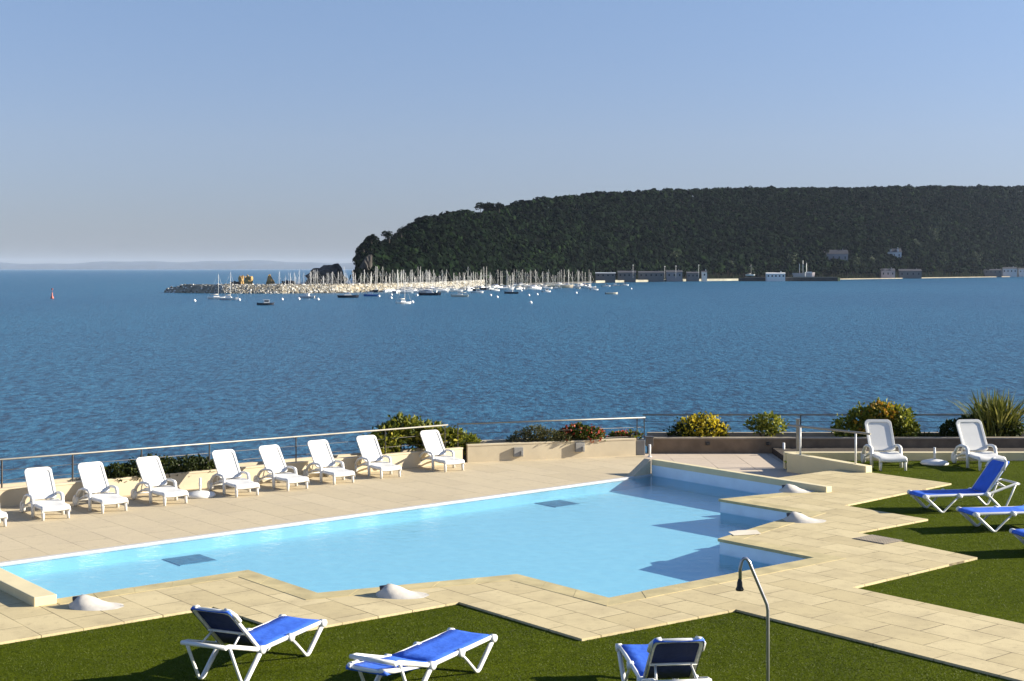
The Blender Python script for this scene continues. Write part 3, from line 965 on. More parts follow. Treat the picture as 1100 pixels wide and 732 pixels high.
# ================================================================== BLUE LOUNGERS
def blue_lounger(center_foot, d, back_deg, label):
    """x=0 at the foot end, +x towards the head"""
    root = empty('pool_lounger', (center_foot.x, center_foot.y, LAWN), axis_rot(Vector((d[0], d[1], 0))))
    root.scale = (1.17, 1.05, 1.0)
    A_ = M['alu']
    W = 0.30
    mb = MB()
    for s in (-1, 1):
        mb.tube([(0.0, s * W, 0.36), (0.03, s * W, 0.375), (0.65, s * W, 0.365), (1.22, s * W, 0.355), (1.32, s * W, 0.37), (1.86, s * W, 0.555), (1.93, s * W, 0.56)], 0.024, 8, ry=0.03)
        for (x, z) in ((0.01, 0.36), (0.70, 0.355), (1.27, 0.355)):
            mb.lathe([(0.02, -0.04), (0.052, -0.036), (0.052, 0.036), (0.02, 0.04)], 10, c=(x, s * (W + 0.012), z), M=Matrix.Rotation(math.pi / 2, 3, 'X'))
    mb.tube([(0.01, -W, 0.35), (0.01, W, 0.35)], 0.02, 8)
    mb.tube([(1.93, -W - 0.02, 0.56), (1.93, W + 0.02, 0.56)], 0.028, 8)
    mb.tube([(0.70, -W, 0.33), (0.70, W, 0.33)], 0.017, 8)
    mb.build('frame', A_, root)
    for s in (-1, 1):
        y = s * (W + 0.01)
        mb = MB()
        mb.tube([(-0.005, y, 0.36), (0.16, y, 0.19), (0.305, y, 0.04), (0.335, y, 0.018), (0.37, y, 0.025), (0.40, y, 0.055), (0.55, y, 0.21), (0.69, y, 0.34)], [0.032, 0.031, 0.03, 0.026, 0.024, 0.02, 0.019, 0.019], 8)
        mb.build('leg', A_, root)
        mb = MB()
        mb.tube([(1.26, y, 0.36), (1.42, y, 0.19), (1.555, y, 0.04), (1.585, y, 0.018), (1.62, y, 0.025), (1.65, y, 0.055), (1.76, y, 0.30), (1.86, y, 0.54)], [0.032, 0.031, 0.03, 0.026, 0.024, 0.02, 0.019, 0.019], 8)
        mb.build('leg', A_, root)
    # fabric seat: sling with a soft sag and rolled foot edge
    def sling(prof, w, name, parent, mat, th=0.014):
        mb = MB(); ys = [-w, -w * 0.93, -w * 0.5, 0, w * 0.5, w * 0.93, w]
        sag = [-0.035, 0.0, -0.006, -0.010, -0.006, 0.0, -0.035]
        vs = []; fs = []; lo = []; k = len(ys)
        for layer in (0, 1):
            for (x, z, nx, nz_) in prof:
                for y, sg in zip(ys, sag):
                    h = sg - layer * th
                    vs.append((x + nx * h, y, z + nz_ * h))
        m = len(prof) * k
        for i in range(len(prof) - 1):
            for j in range(k - 1):
                a = i * k + j
                fs.append((a, a + k, a + k + 1, a + 1)); lo.append((m + a, m + a + 1, m + a + k + 1, m + a + k))
            a = i * k; b = a + k - 1
            fs.append((a, m + a, m + a + k, a + k)); fs.append((b, b + k, m + b + k, m + b))
        e = (len(prof) - 1) * k
        for j in range(k - 1):
            fs.append((j, j + 1, m + j + 1, m + j)); fs.append((e + j, m + e + j, m + e + j + 1, e + j + 1))
        mb.add(vs, fs, smooth=True)
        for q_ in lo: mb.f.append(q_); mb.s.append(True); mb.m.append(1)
        return mb.build(name, [mat, M['blue_shade']], parent)
    prof = [(-0.035, 0.335, -1, 0.1), (-0.03, 0.375, -0.8, 0.6), (0.0, 0.40, -0.3, 0.95), (0.08, 0.405, 0, 1), (0.35, 0.392, 0, 1), (0.7, 0.388, 0, 1), (1.0, 0.382, 0, 1), (1.25, 0.392, 0, 1)]
    sling(prof, 0.315, 'seat', root, M['blue'])
    al = R(back_deg); ca, sa = math.cos(al), math.sin(al); LB = 0.80
    bp = []
    for s in (0.0, 0.2, 0.45, 0.65, 0.77):
        bp.append((1.26 + s * ca, 0.39 + s * sa, -sa, ca))
    bp.append((1.26 + (LB + 0.01) * ca - sa * -0.0, 0.39 + (LB + 0.01) * sa, (ca - sa) * 0.5, (ca + sa) * 0.5))
    bp.append((1.26 + (LB + 0.02) * ca + sa * 0.05, 0.39 + (LB + 0.02) * sa - ca * 0.05, ca, sa))
    bk = sling(bp, 0.285, 'backrest', root, M['blue'])
    mb = MB()
    def bpnt(s, y, h=-0.022): return (1.26 + s * ca - sa * h, y, 0.39 + s * sa + ca * h)
    mb.tube([bpnt(0.0, -0.27), bpnt(0.68, -0.27), bpnt(0.76, -0.255), bpnt(0.79, -0.20), bpnt(0.795, 0), bpnt(0.79, 0.20), bpnt(0.76, 0.255), bpnt(0.68, 0.27), bpnt(0.0, 0.27)], 0.026, 8)
    mb.tube([bpnt(0.34, -0.27, -0.04), bpnt(0.34, 0.27, -0.04)], 0.018, 8)
    for sgn in (-1, 1):   # white plastic shoulder corners
        c = bpnt(0.73, sgn * 0.245, -0.012)
        mb.tube([bpnt(0.58, sgn * 0.29, -0.01), bpnt(0.70, sgn * 0.288, -0.008), bpnt(0.78, sgn * 0.25, -0.008), bpnt(0.80, sgn * 0.19, -0.008)], 0.034, 8, ry=0.03)
    mb.build('back_frame', A_, bk)
    mb = MB()
    c0 = bpnt(0.34, 0, -0.045)
    ztop = c0[2]
    zb = 0.355 + 0.2 * min(1, max(0, (1.66 - 1.32) / 0.54))
    for sgn in (-1, 1):
        mb.tube([(c0[0], sgn * 0.20, ztop), (1.70 if back_deg > 20 else c0[0] + 0.25, sgn * 0.23, 0.49 if back_deg > 20 else 0.43)], 0.014, 6)
    mb.tube([(1.70, -W, 0.49), (1.70, W, 0.49)], 0.014, 6)
    mb.build('back_support', A_, root)
    tag(root, label, 'sun lounger', 'blue and white loungers on the lawn')
    return root


blue_lounger(Vector((-2.90, 19.72, 0)), (0.41, 0.912), 48, 'blue fabric lounger with raised back at the lower left, seen from behind')
blue_lounger(Vector((-0.53, 18.95, 0)), (0.50, 0.866), 8, 'blue fabric lounger lying flat on the near lawn in the middle')
blue_lounger(Vector((1.70, 18.35, 0)), (-0.10, 0.995), 50, 'blue fabric lounger with raised back left of the shower pipe')
blue_lounger(Vector((8.75, 30.7, 0)), (-0.97, -0.24), 56, 'blue fabric lounger with raised back on the right lawn, farthest one')
blue_lounger(Vector((9.12, 28.5, 0)), (-0.98, -0.2), 8, 'blue fabric lounger cut by the right edge, before the raised one')
blue_lounger(Vector((9.36, 26.1, 0)), (-0.98, -0.2), 8, 'blue fabric lounger of which only the foot end shows at right edge')


# ================================================================== PLANTS
def cloud(mb, blobs, n, size, aspect=1.7, shell=0.55, up=0.4, mi=0):
    vols = np.array([b[3] * b[4] * b[5] for b in blobs]) ** 0.75
    vols = vols / vols.sum()
    idx = rng.choice(len(blobs), n, p=vols)
    for i in idx:
        cx, cy, cz, rx, ry, rz = blobs[i]
        d = rng.normal(size=3); d /= np.linalg.norm(d)
        r = shell + (1 - shell) * rng.random() ** 0.7
        if rng.random() < 0.12: r *= rng.uniform(1.08, 1.4)
        p = Vector((cx + d[0] * rx * r, cy + d[1] * ry * r, cz + d[2] * rz * r))
        t = Vector(rng.normal(size=3)); t.z += up; t += Vector(d) * 0.8; t.normalize()
        s = t.cross(Vector(rng.normal(size=3)))
        if s.length < 1e-3: continue
        s.normalize()
        ln = size * rng.uniform(0.6, 1.3); w = ln / aspect / 2
        nrm = t.cross(s)
        mb.add([p, p + t * ln * 0.5 + s * w + nrm * w * .3, p + t * ln, p + t * ln * 0.5 - s * w + nrm * w * .3], [(0, 1, 2, 3)], mi=mi)


G_DARK = leafmat('dark_shrub_leaf', [(0.0, (0.018, 0.030, 0.006)), (0.5, (0.035, 0.050, 0.010)), (1.0, (0.07, 0.085, 0.015))])
G_MID = leafmat('green_shrub_leaf', [(0.0, (0.03, 0.055, 0.008)), (0.5, (0.085, 0.12, 0.015)), (0.85, (0.17, 0.19, 0.02)), (1.0, (0.30, 0.28, 0.04))])
G_YEL = leafmat('yellow_flower', [(0.0, (0.30, 0.24, 0.02)), (0.5, (0.60, 0.45, 0.02)), (1.0, (0.72, 0.62, 0.06))], patch=3)
G_LIME = leafmat('lime_shrub_leaf', [(0.0, (0.07, 0.10, 0.012)), (0.5, (0.18, 0.20, 0.025)), (1.0, (0.40, 0.38, 0.05))])
G_YG = leafmat('yellow_green_leaf', [(0.0, (0.04, 0.06, 0.008)), (0.5, (0.13, 0.15, 0.018)), (0.85, (0.26, 0.25, 0.03)), (1.0, (0.42, 0.36, 0.05))])
G_OLIVE = leafmat('olive_shrub_leaf', [(0.0, (0.05, 0.055, 0.02)), (0.5, (0.10, 0.10, 0.035)), (1.0, (0.17, 0.15, 0.06))])
G_RED = leafmat('red_petal', [(0.0, (0.25, 0.02, 0.02)), (0.6, (0.48, 0.06, 0.03)), (1.0, (0.62, 0.20, 0.10))], patch=4)
G_ORANGE = leafmat('orange_leaf', [(0.0, (0.25, 0.12, 0.015)), (0.6, (0.5, 0.28, 0.03)), (1.0, (0.6, 0.42, 0.05))], patch=3)
G_BLADE = leafmat('flax_blade', [(0.0, (0.06, 0.08, 0.012)), (0.5, (0.17, 0.18, 0.03)), (1.0, (0.48, 0.44, 0.12))], patch=2)
WOOD = plain('brown_wood', (0.10, 0.065, 0.04), 0.9, var=0.3, scale=6)


def shrub(name, p, blobs, n, size, mat, label, cat='shrub', flowers=None, stems=5, aspect=1.7):
    root = empty(name, p)
    mb = MB(); cloud(mb, blobs, n, size, aspect); mb.build('foliage', mat, root)
    mb = MB()
    for i in range(stems):
        b = blobs[i % len(blobs)]
        mb.tube([(b[0] * 0.5 + random.uniform(-.1, .1), b[1] * 0.5, -0.05), (b[0] * 0.8, b[1] * 0.8, b[2] * 0.5), (b[0] + random.uniform(-.1, .1), b[1], b[2] + b[5] * 0.6)], [0.025, 0.018, 0.006], 6)
    mb.build('stem', WOOD, root)
    if flowers:
        fb, fn, fs, fm = flowers
        mb = MB(); cloud(mb, fb, fn, fs, 1.1, shell=0.88, up=0.1); mb.build('blossoms', fm, root)
    tag(root, label, cat)
    return root


# juniper creeping over the left planter (photo x 113..225)
def on_planter(px, p0, p1, n, w, z):
    a, b = p0 + n * w, p1 + n * w
    t = t_at_px(a, b, px)
    q = a.lerp(b, t)
    return Vector((q.x, q.y, z))


jp = on_planter(168, PLs, PL1, n1, 0.3, TER + 0.40)
bl = []
for i in range(14):
    t = (i + 0.5) / 14
    c = (t - 0.5) * 3.2
    hgt = 0.12 + 0.14 * math.sin(t * math.pi) + random.uniform(-.03, .06)
    q = u1 * c - n1 * random.uniform(-.08, .16)
    bl.append((q.x, q.y, hgt * 0.5, 0.25, 0.25, hgt))
shrub('creeping_juniper', jp, bl, 5200, 0.085, G_DARK, 'low dark creeping juniper spilling over the planter behind white loungers', aspect=1.5)

bp_ = on_planter(440, PLs, PL1, n1, 0.36, TER + 0.40)
bl = [(c * u1.x + d * n1.x, c * u1.y + d * n1.y, z, a, a * .8, r) for c, d, z, a, r in ((-1.0, 0.1, 0.22, 0.36, 0.3), (-0.55, 0.15, 0.40, 0.42, 0.38), (-0.1, 0.2, 0.56, 0.45, 0.38), (0.35, 0.2, 0.46, 0.42, 0.36), (0.85, 0.2, 0.36, 0.42, 0.36), (1.35, 0.15, 0.22, 0.4, 0.28))]
shrub('garden_bush', bp_, bl, 3600, 0.15, G_YG, 'big leafy green and yellow bush behind the last white lounger', 'bush', stems=8)
bp_ = on_planter(492, PLs, PL1, n1, 0.36, TER + 0.36)
bl = [(-0.1, 0.15, 0.2, 0.35, 0.3, 0.28), (0.25, 0.25, 0.1, 0.32, 0.25, 0.22)]
shrub('garden_bush', bp_, bl, 1300, 0.13, G_LIME, 'small yellowish bush at the end of the left planter', 'bush')

rp = on_planter(575, P2a, P2b, n2, 0.3, TER + 0.47)
bl = [(-0.35, -0.05, 0.12, 0.35, 0.25, 0.2), (0.0, 0, 0.2, 0.38, 0.28, 0.26), (0.4, 0.05, 0.14, 0.4, 0.25, 0.2), (0.75, 0.1, 0.08, 0.35, 0.22, 0.16), (-0.62, -0.15, 0.0, 0.25, 0.2, 0.14)]
shrub('rosemary', rp, bl, 3000, 0.085, G_OLIVE, 'grey green rosemary in the cream planter left of the geraniums', 'plant', aspect=2.6)
gp = on_planter(622, P2a, P2b, n2, 0.28, TER + 0.47)
bl = [(-0.35, -0.05, 0.12, 0.3, 0.25, 0.2), (0.0, 0, 0.20, 0.35, 0.28, 0.24), (0.38, 0.05, 0.14, 0.35, 0.25, 0.22)]
shrub('geranium', gp, bl, 1700, 0.09, G_MID, 'red flowering geranium in the cream planter', 'plant', aspect=1.2,
      flowers=([(-0.42, -0.08, 0.12, 0.22, 0.25, 0.22), (-0.1, -0.04, 0.26, 0.33, 0.28, 0.22), (0.36, 0.0, 0.18, 0.38, 0.3, 0.22)], 330, 0.07, G_RED))
gp = on_planter(672, P2a, P2b, n2, 0.42, TER + 0.47)
bl = [(-0.2, 0, 0.05, 0.28, 0.2, 0.12), (0.2, 0, 0.05, 0.28, 0.2, 0.12)]
shrub('geranium', gp, bl, 500, 0.09, G_MID, 'small low red geranium beside the rail corner', 'plant', aspect=1.2,
      flowers=([(0.0, 0, 0.08, 0.4, 0.2, 0.11)], 140, 0.07, G_RED))

Yt = Y3 + 0.6
def trough(px): return Vector(((px - 550) / F * Yt, Yt, TER + 0.38))
bl = [(-0.55, 0, 0.12, 0.32, 0.3, 0.26), (-0.2, 0, 0.24, 0.42, 0.35, 0.36), (0.2, 0, 0.28, 0.46, 0.36, 0.38), (0.52, 0, 0.18, 0.38, 0.3, 0.3)]
shrub('flowering_bush', trough(748), bl, 2600, 0.09, G_DARK, 'rounded bush thick with yellow flowers on the dark planter', 'bush',
      flowers=([(-0.1, -0.05, 0.30, 0.45, 0.36, 0.36), (0.25, -0.03, 0.30, 0.48, 0.38, 0.38), (0.55, -0.02, 0.2, 0.38, 0.33, 0.32)], 1500, 0.085, G_YEL))
bl = [(-0.3, 0, 0.42, 0.28, 0.25, 0.2), (0.05, 0, 0.5, 0.36, 0.28, 0.24), (0.3, 0.05, 0.36, 0.28, 0.25, 0.2), (0.0, 0, 0.25, 0.3, 0.25, 0.15)]
shrub('garden_bush', trough(823), bl, 900, 0.12, G_LIME, 'sparse pale green bush left of the handrail', 'bush', stems=7)
bl = [(-0.9, 0, 0.28, 0.4, 0.35, 0.3), (-0.4, 0, 0.5, 0.5, 0.4, 0.42), (0.15, 0, 0.62, 0.5, 0.4, 0.46), (0.6, 0, 0.5, 0.48, 0.4, 0.44), (0.85, 0, 0.2, 0.4, 0.35, 0.35)]
shrub('garden_bush', trough(942), bl, 3600, 0.14, G_LIME, 'large green and orange bush behind the left shaded lounger', 'bush', stems=8,
      flowers=([(0.1, -0.1, 0.72, 0.42, 0.35, 0.35), (-0.5, -0.1, 0.5, 0.3, 0.3, 0.25)], 260, 0.12, G_ORANGE))
bl = [(0.0, 0, 0.18, 0.4, 0.3, 0.25), (-0.35, 0, 0.1, 0.3, 0.3, 0.16)]
shrub('garden_bush', trough(996), bl[:1] and [(0, 0, 0.02, 0.45, 0.25, 0.09)], 500, 0.09, G_OLIVE, 'low straggly plant between the two shaded loungers', 'plant')
bl = [(-0.6, 0, 0.2, 0.4, 0.35, 0.32), (0.0, 0.1, 0.3, 0.6, 0.4, 0.34), (0.9, 0.1, 0.3, 0.6, 0.4, 0.34)]
shrub('garden_bush', trough(1046), bl, 3800, 0.11, G_DARK, 'dark green bush at the foot of the flax blades', 'bush')
# phormium
ph = empty('flax_plant', trough(1070))
mb = MB()
for i in range(300):
    a = rng.uniform(0, 2 * math.pi); lean = rng.uniform(0.1, 1.15); ln = rng.uniform(1.0, 1.65)
    base = Vector((rng.normal() * 0.25, rng.normal() * 0.12, 0.0))
    dirv = Vector((math.cos(a), math.sin(a) * 0.6, 0))
    side = Vector((-math.sin(a), math.cos(a), 0))
    if rng.random() < 0.5: side = Vector((1, 0.2, 0))
    pts = []
    for t in np.linspace(0, 1, 6):
        out_ = lean * (t ** 1.3) * ln * 0.75; z = ln * (t - 0.28 * lean * t ** 2.5)
        pts.append(base + dirv * out_ + Vector((0, 0, z)))
    w = rng.uniform(0.022, 0.034)
    vs = []
    for q, t in zip(pts, np.linspace(0, 1, 6)):
        ww = w * (1 - t ** 3) + 0.002
        vs += [q - side * ww, q + side * ww]
    mb.add(vs, [(2 * j, 2 * j + 1, 2 * j + 3, 2 * j + 2) for j in range(5)])
mb.build('blades', G_BLADE, ph)
tag(ph, 'spiky striped flax plant with tall arching blades at the right', 'plant')

# ================================================================== SEA AND FAR SHORE
mb = MB()
mb.add([(-24000, -300, SEA), (24000, -300, SEA), (24000, 37500, SEA), (-24000, 37500, SEA)], [(0, 1, 2, 3)])
o = mb.build('sea', M['sea']); tag(o, 'wide blue sea with small ripples', 'sea', kind='structure')

# far coast on the horizon
mb = MB()
YC = 33000.0
xs = np.linspace(-17000, 6000, 200)
prof = 165 + 26 * np.sin(xs / 1500.0) + 18 * np.sin(xs / 510.0 + 1) + 9 * np.sin(xs / 200.0)
prof *= np.clip((6000 - xs) / 2500, 0.1, 1)
vs = []
for x, h in zip(xs, prof):
    vs += [(x, YC, SEA - 2), (x, YC + 120, SEA + h * 0.45), (x, YC + 700, SEA + h + 8), (x, YC + 2400, SEA + h * .7)]
fs = []
for i in range(len(xs) - 1):
    for j in range(3):
        a = i * 4 + j
        fs.append((a, a + 4, a + 5, a + 1))
mb.add(vs, fs, smooth=True)
o = mb.build('hills', plain('distant_land', (0.02, 0.035, 0.06), 0.95, var=0.5, scale=0.004)); tag(o, 'pale distant coast along the horizon', 'coast', kind='structure')

# ---- wooded headland ------------------------------------------------
# photo column : (top row of trees, shore distance, ridge distance)
KN = [(384, 289, 930, 960), (388, 274, 935, 985), (395, 262, 940, 1000), (402, 259, 945, 1015), (409, 264, 950, 1030), (420, 261, 960, 1060), (438, 249, 985, 1110), (456, 237, 1010, 1160), (478, 232, 1050, 1230),
      (505, 229.5, 1110, 1320), (527, 227.5, 1170, 1400), (547, 223.0, 1230, 1480), (576, 216.5, 1310, 1580), (602, 214, 1380, 1660), (645, 209.5, 1500, 1800), (718, 205.5, 1640, 2000),
      (827, 203.3, 1800, 2250), (900, 203.5, 1900, 2400), (960, 202, 2050, 2550), (1020, 202, 2250, 2750), (1100, 201.5, 2550, 3050), (1200, 203, 2950, 3400), (1330, 208, 3400, 3800)]
KNp = np.array(KN, float)
def col_at(px):
    return (np.interp(px, KNp[:, 0], KNp[:, 1]), np.interp(px, KNp[:, 0], KNp[:, 2]), np.interp(px, KNp[:, 0], KNp[:, 3]))


def tree_h(Y): return 8.5 + 0.0016 * Y


def terr(px, s):
    top, Ys, Yr = col_at(px)
    zr = HC + (HY - top) / F * Yr - tree_h(Yr) * 0.78
    Y = Ys + s * (Yr - Ys)
    if s <= 1: q = s ** 0.72
    else: q = max(0.0, 1 - 0.35 * (s - 1) ** 2) if s < 2.2 else 0.4
    if s <= 0: q = 0
    z = SEA + 1.0 + (zr - SEA - 1.0) * q
    return Vector(((px - 550) / F * Y, Y, z))


mb = MB()
cols = list(np.linspace(383.5, 1330, 150)); rows = [0, 0.02, 0.06, 0.12, 0.2, 0.3, 0.42, 0.55, 0.7, 0.85, 1.0, 1.2, 1.5, 1.9, 2.3]
vs = []; fs = []
for px in cols:
    for s in rows:
        p = terr(px, s)
        if s == 0: p.z = SEA - 1
        vs.append(p)
k = len(rows)
for i in range(len(cols) - 1):
    for j in range(k - 1):
        a = i * k + j
        fs.append((a, a + k, a + k + 1, a + 1))
mb.add(vs, fs, smooth=False)
# close the tip
base = len(mb.v)
tipv = [Vector(v) for v in vs[:k]]
mb.add(tipv + [Vector((v.x, v.y, SEA - 1)) for v in tipv], [(j, j + 1, k + j + 1, k + j) for j in range(k - 1)])
o = mb.build('hill', plain('headland_earth', (0.006, 0.008, 0.005), 0.95, var=0.5, scale=0.12, spec=0.0)); tag(o, 'dark rocky slope of the wooded headland', 'hill', kind='structure')

# clearings in front of the houses: (px0, px1, s max)
CLEAR = [(885, 912, 270, 281), (951, 971, 268.5, 276.5), (946, 991, 291, 298), (1053, 1110, 290, 298)]


def forest():
    NQ = 36
    n = 15000
    V = []; C = 0
    pxs = 384 + 816 * rng.random(n) ** 0.78
    ss = rng.random(n) ** 1.35 * 1.1
    base_pts = []
    for px, s in zip(pxs, ss):
        p = terr(px, s)
        h = tree_h(p.y) * rng.uniform(0.7, 1.25) 
        pym = HY - (p.z + h * 0.6 - HC) / p.y * F
        bad = False
        for a, b, c, d in CLEAR:
            if a < px < b and c < pym < d: bad = True
        if bad: continue
        base_pts.append((p.x, p.y, p.z, h, s))
    base_pts = np.array(base_pts)
    nt_ = len(base_pts)
    # crowns: NQ quads each
    d = rng.normal(size=(nt_, NQ, 3)); d /= np.linalg.norm(d, axis=2, keepdims=True)
    d[:, :, 2] = np.where(d[:, :, 2] < -0.35, -d[:, :, 2], d[:, :, 2])
    r = rng.uniform(0.55, 1.08, (nt_, NQ, 1))
    H_ = base_pts[:, 3]
    up_ = base_pts[:, 4] + rng.normal(size=nt_) * 0.12 > 0.30
    up_ &= (rng.random(nt_) < 0.62) & (base_pts[:, 4] < 0.9)       # umbrella pines high on the slope
    rad = np.where(up_, H_ * rng.uniform(0.20, 0.36, nt_), H_ * rng.uniform(0.30, 0.60, nt_))
    rz_ = np.where(up_, H_ * rng.uniform(0.12, 0.22, nt_), H_ * rng.uniform(0.24, 0.42, nt_))
    ell = np.stack([rad, rad, rz_], axis=1)[:, None, :]
    ctr = base_pts[:, None, :3] + np.stack([rng.normal(size=nt_) * .3, rng.normal(size=nt_) * .3, H_ * np.where(up_, 0.84, 0.62)], axis=1)[:, None, :]
    P = ctr + d * r * ell
    nrm = d + rng.normal(size=d.shape) * 0.16
    nrm /= np.linalg.norm(nrm, axis=2, keepdims=True)
    t = np.cross(nrm, rng.normal(size=d.shape)); t /= np.linalg.norm(t, axis=2, keepdims=True)
    b = np.cross(nrm, t)
    sz = (rad[:, None, None] * rng.uniform(0.15, 0.36, (nt_, NQ, 1)))
    q = np.stack([P - t * sz - b * sz * .8, P + t * sz - b * sz * .6, P + t * sz * .7 + b * sz, P - t * sz * .8 + b * sz * .7], axis=2)
    verts = q.reshape(-1, 3)
    nq = nt_ * NQ
    # trunks
    tw = 0.26
    bx = base_pts
    tv = np.zeros((nt_, 4, 3))
    lean = rng.normal(size=nt_) * 0.6
    tv[:, 0] = bx[:, :3] + [-tw, -0.1, -1]; tv[:, 1] = bx[:, :3] + [tw, -0.1, -1]
    tv[:, 2] = bx[:, :3] + np.stack([tw * .6 + lean, 0 * lean, H_ * .8], 1); tv[:, 3] = bx[:, :3] + np.stack([-tw * .6 + lean, 0 * lean, H_ * .8], 1)
    tv2 = tv.copy(); tv2[:, :, 1] += 0.4
    allv = np.concatenate([verts, tv.reshape(-1, 3), tv2.reshape(-1, 3)])
    nf = nq + 2 * nt_
    me = bpy.data.meshes.new('pine_wood')
    me.vertices.add(len(allv)); me.vertices.foreach_set('co', allv.ravel().astype(np.float32))
    me.loops.add(nf * 4); me.loops.foreach_set('vertex_index', np.arange(nf * 4, dtype=np.int32))
    me.polygons.add(nf)
    me.polygons.foreach_set('loop_start', np.arange(0, nf * 4, 4, dtype=np.int32))
    mi = np.zeros(nf, dtype=np.int32); mi[nq:] = 1
    me.materials.append(FOREST); me.materials.append(TRUNK)
    me.polygons.foreach_set('material_index', mi)
    me.update(calc_edges=True); me.validate()
    o = bpy.data.objects.new('pine_wood', me); COL.objects.link(o)
    tag(o, 'dense dark pine wood covering the headland', 'wood', kind='stuff')


def forest_mat():
    m, nt, out = newmat('pine_needles')
    g = nt.nodes.new('ShaderNodeNewGeometry')
    c = ramp(nt, g.outputs['Random Per Island'], [(0, (0.002, 0.005, 0.0025)), (0.6, (0.004, 0.0095, 0.004)), (1, (0.009, 0.017, 0.006))])
    t1 = ramp(nt, noise(nt, 0.075, 2), [(0.32, (0.40, 0.42, 0.44)), (0.52, (0.95, 0.95, 0.95)), (0.68, (2.1, 2.05, 1.6))])
    t2 = ramp(nt, noise(nt, 0.012, 3), [(0.35, (0.75, 0.8, 0.85)), (0.65, (1.2, 1.2, 1.05))])
    c = mixc(nt, 1, c, t1, 'MULTIPLY'); c = mixc(nt, 1, c, t2, 'MULTIPLY')
    d = nt.nodes.new('ShaderNodeBsdfPrincipled'); d.inputs['Roughness'].default_value = 0.9; d.inputs['Specular IOR Level'].default_value = 0.03
    L(nt, c, d.inputs['Base Color'])
    L(nt, d.outputs[0], out.inputs[0])
    return m


FOREST = forest_mat()
TRUNK = plain('pine_bark', (0.09, 0.07, 0.055), 0.9, var=0.3, scale=0.1)
BRIGHT = leafmat('broadleaf_crown', [(0, (0.018, 0.034, 0.014)), (0.6, (0.035, 0.055, 0.022)), (1, (0.07, 0.09, 0.032))], trans=0.1, patch=0.2)
forest()


def on_slope(px, py):
    lo, hi = 0.0, 1.0
    for _ in range(40):
        m_ = (lo + hi) / 2; p = terr(px, m_)
        if HY - (p.z - HC) / p.y * F > py: lo = m_
        else: hi = m_
    return terr(px, lo)


def tree(px, py_base, Y, h, rx, kind, label, mat=None):
    p = on_slope(px, py_base) if kind != 'pine' else at(px, py_base, Y)
    root = empty('pine_tree' if kind == 'pine' else 'broadleaf_tree', p)
    mb = MB()
    bl = []
    if kind == 'pine':
        for i in range(7):
            a = random.uniform(0, 6.28); r = random.uniform(0, rx * 0.62)
            bl.append((math.cos(a) * r, math.sin(a) * r, h * random.uniform(0.60, 0.92), rx * random.uniform(0.4, 0.62), rx * 0.5, h * random.uniform(0.11, 0.2)))
        n = 520
    else:
        for i in range(8):
            a = random.uniform(0, 6.28); r = random.uniform(0, rx * 0.5)
            bl.append((math.cos(a) * r, math.sin(a) * r, h * random.uniform(0.4, 0.85), rx * random.uniform(0.4, 0.6), rx * 0.5, h * random.uniform(0.14, 0.22)))
        n = 520
    cloud(mb, bl, n, rx * 0.22, 1.3)
    mb.build('crown', mat or FOREST, root)
    mb = MB()
    mb.tube([(0, 0, -4), (0.3, 0, h * 0.4), (0.1, 0, h * 0.75)], [0.45, 0.32, 0.15], 6)
    for b in bl[:4]:
        mb.tube([(0.2, 0, h * 0.5), (b[0] * .6, b[1] * .6, b[2] * .9), (b[0], b[1], b[2])], [0.16, 0.12, 0.06], 5)
    mb.build('trunk', TRUNK, root)
    tag(root, label, 'tree')


# trees that stand out on the skyline and the lower slope
tree(399, 268, 985, 9.0, 4.2, 'pine', 'lone pine leaning on the very tip of the headland')
tree(390.5, 273, 975, 5.0, 2.4, 'pine', 'small pine bush on the cliff edge at the headland tip')
tree(418, 263, 1020, 9.0, 4.8, 'pine', 'second umbrella pine from the headland tip, above a dip')
tree(431, 258, 1060, 7.5, 4.2, 'pine', 'third umbrella pine from the headland tip')
for px, lab in ((516, 'left of three skyline pines above the marina'), (525, 'middle of three skyline pines above the marina'), (536, 'right of three skyline pines above the marina')):
    tree(px, 229.5, 1385, 9.6, 8.5 if px == 525 else 6.5, 'pine', 'umbrella pine, ' + lab)
for px, py, Y, h, lab in ((1003, 262, 2330, 24, 'bright green broadleaf tree, highest one on the right slope'), (984, 270, 2250, 18, 'mid green round tree right of the white hillside house'), (1012, 283, 2320, 19, 'dull green tree below the bright green one'),
                          (1048, 285, 2480, 22, 'tall dull green tree above the long shore building'), (935, 287, 2040, 17, 'grey green round tree left of the pink shore house'), (918, 288, 2020, 16, 'grey green tree below the grey hillside house'),
                          (725, 285, 1660, 17, 'round green tree behind the quay sheds'), (785, 293, 1740, 15, 'wide round dark tree behind the small dry-docked boat'), (850, 288, 1850, 18, 'green tree behind the three-masted ship')):
    tree(px, py + 2, Y, h * 1.15, h * 0.5, 'broad', lab, BRIGHT)

# ---- beach, quay, pier ------------------------------------------------
def shore_strip(px0, px1, d0, d1, z, mat, name, label, cat):
    pts = []
    xs = np.linspace(px0, px1, 24)
    for px in xs:
        Ys = col_at(px)[1]; Y = Ys - d0; pts.append(((px - 550) / F * Y, Y))
    for px in xs[::-1]:
        Ys = col_at(px)[1]; Y = Ys + d1; pts.append(((px - 550) / F * Y, Y))
    mb = MB(); mb.prism(pts, SEA - 1, z)
    o = mb.build(name, mat); tag(o, label, cat, kind='structure')


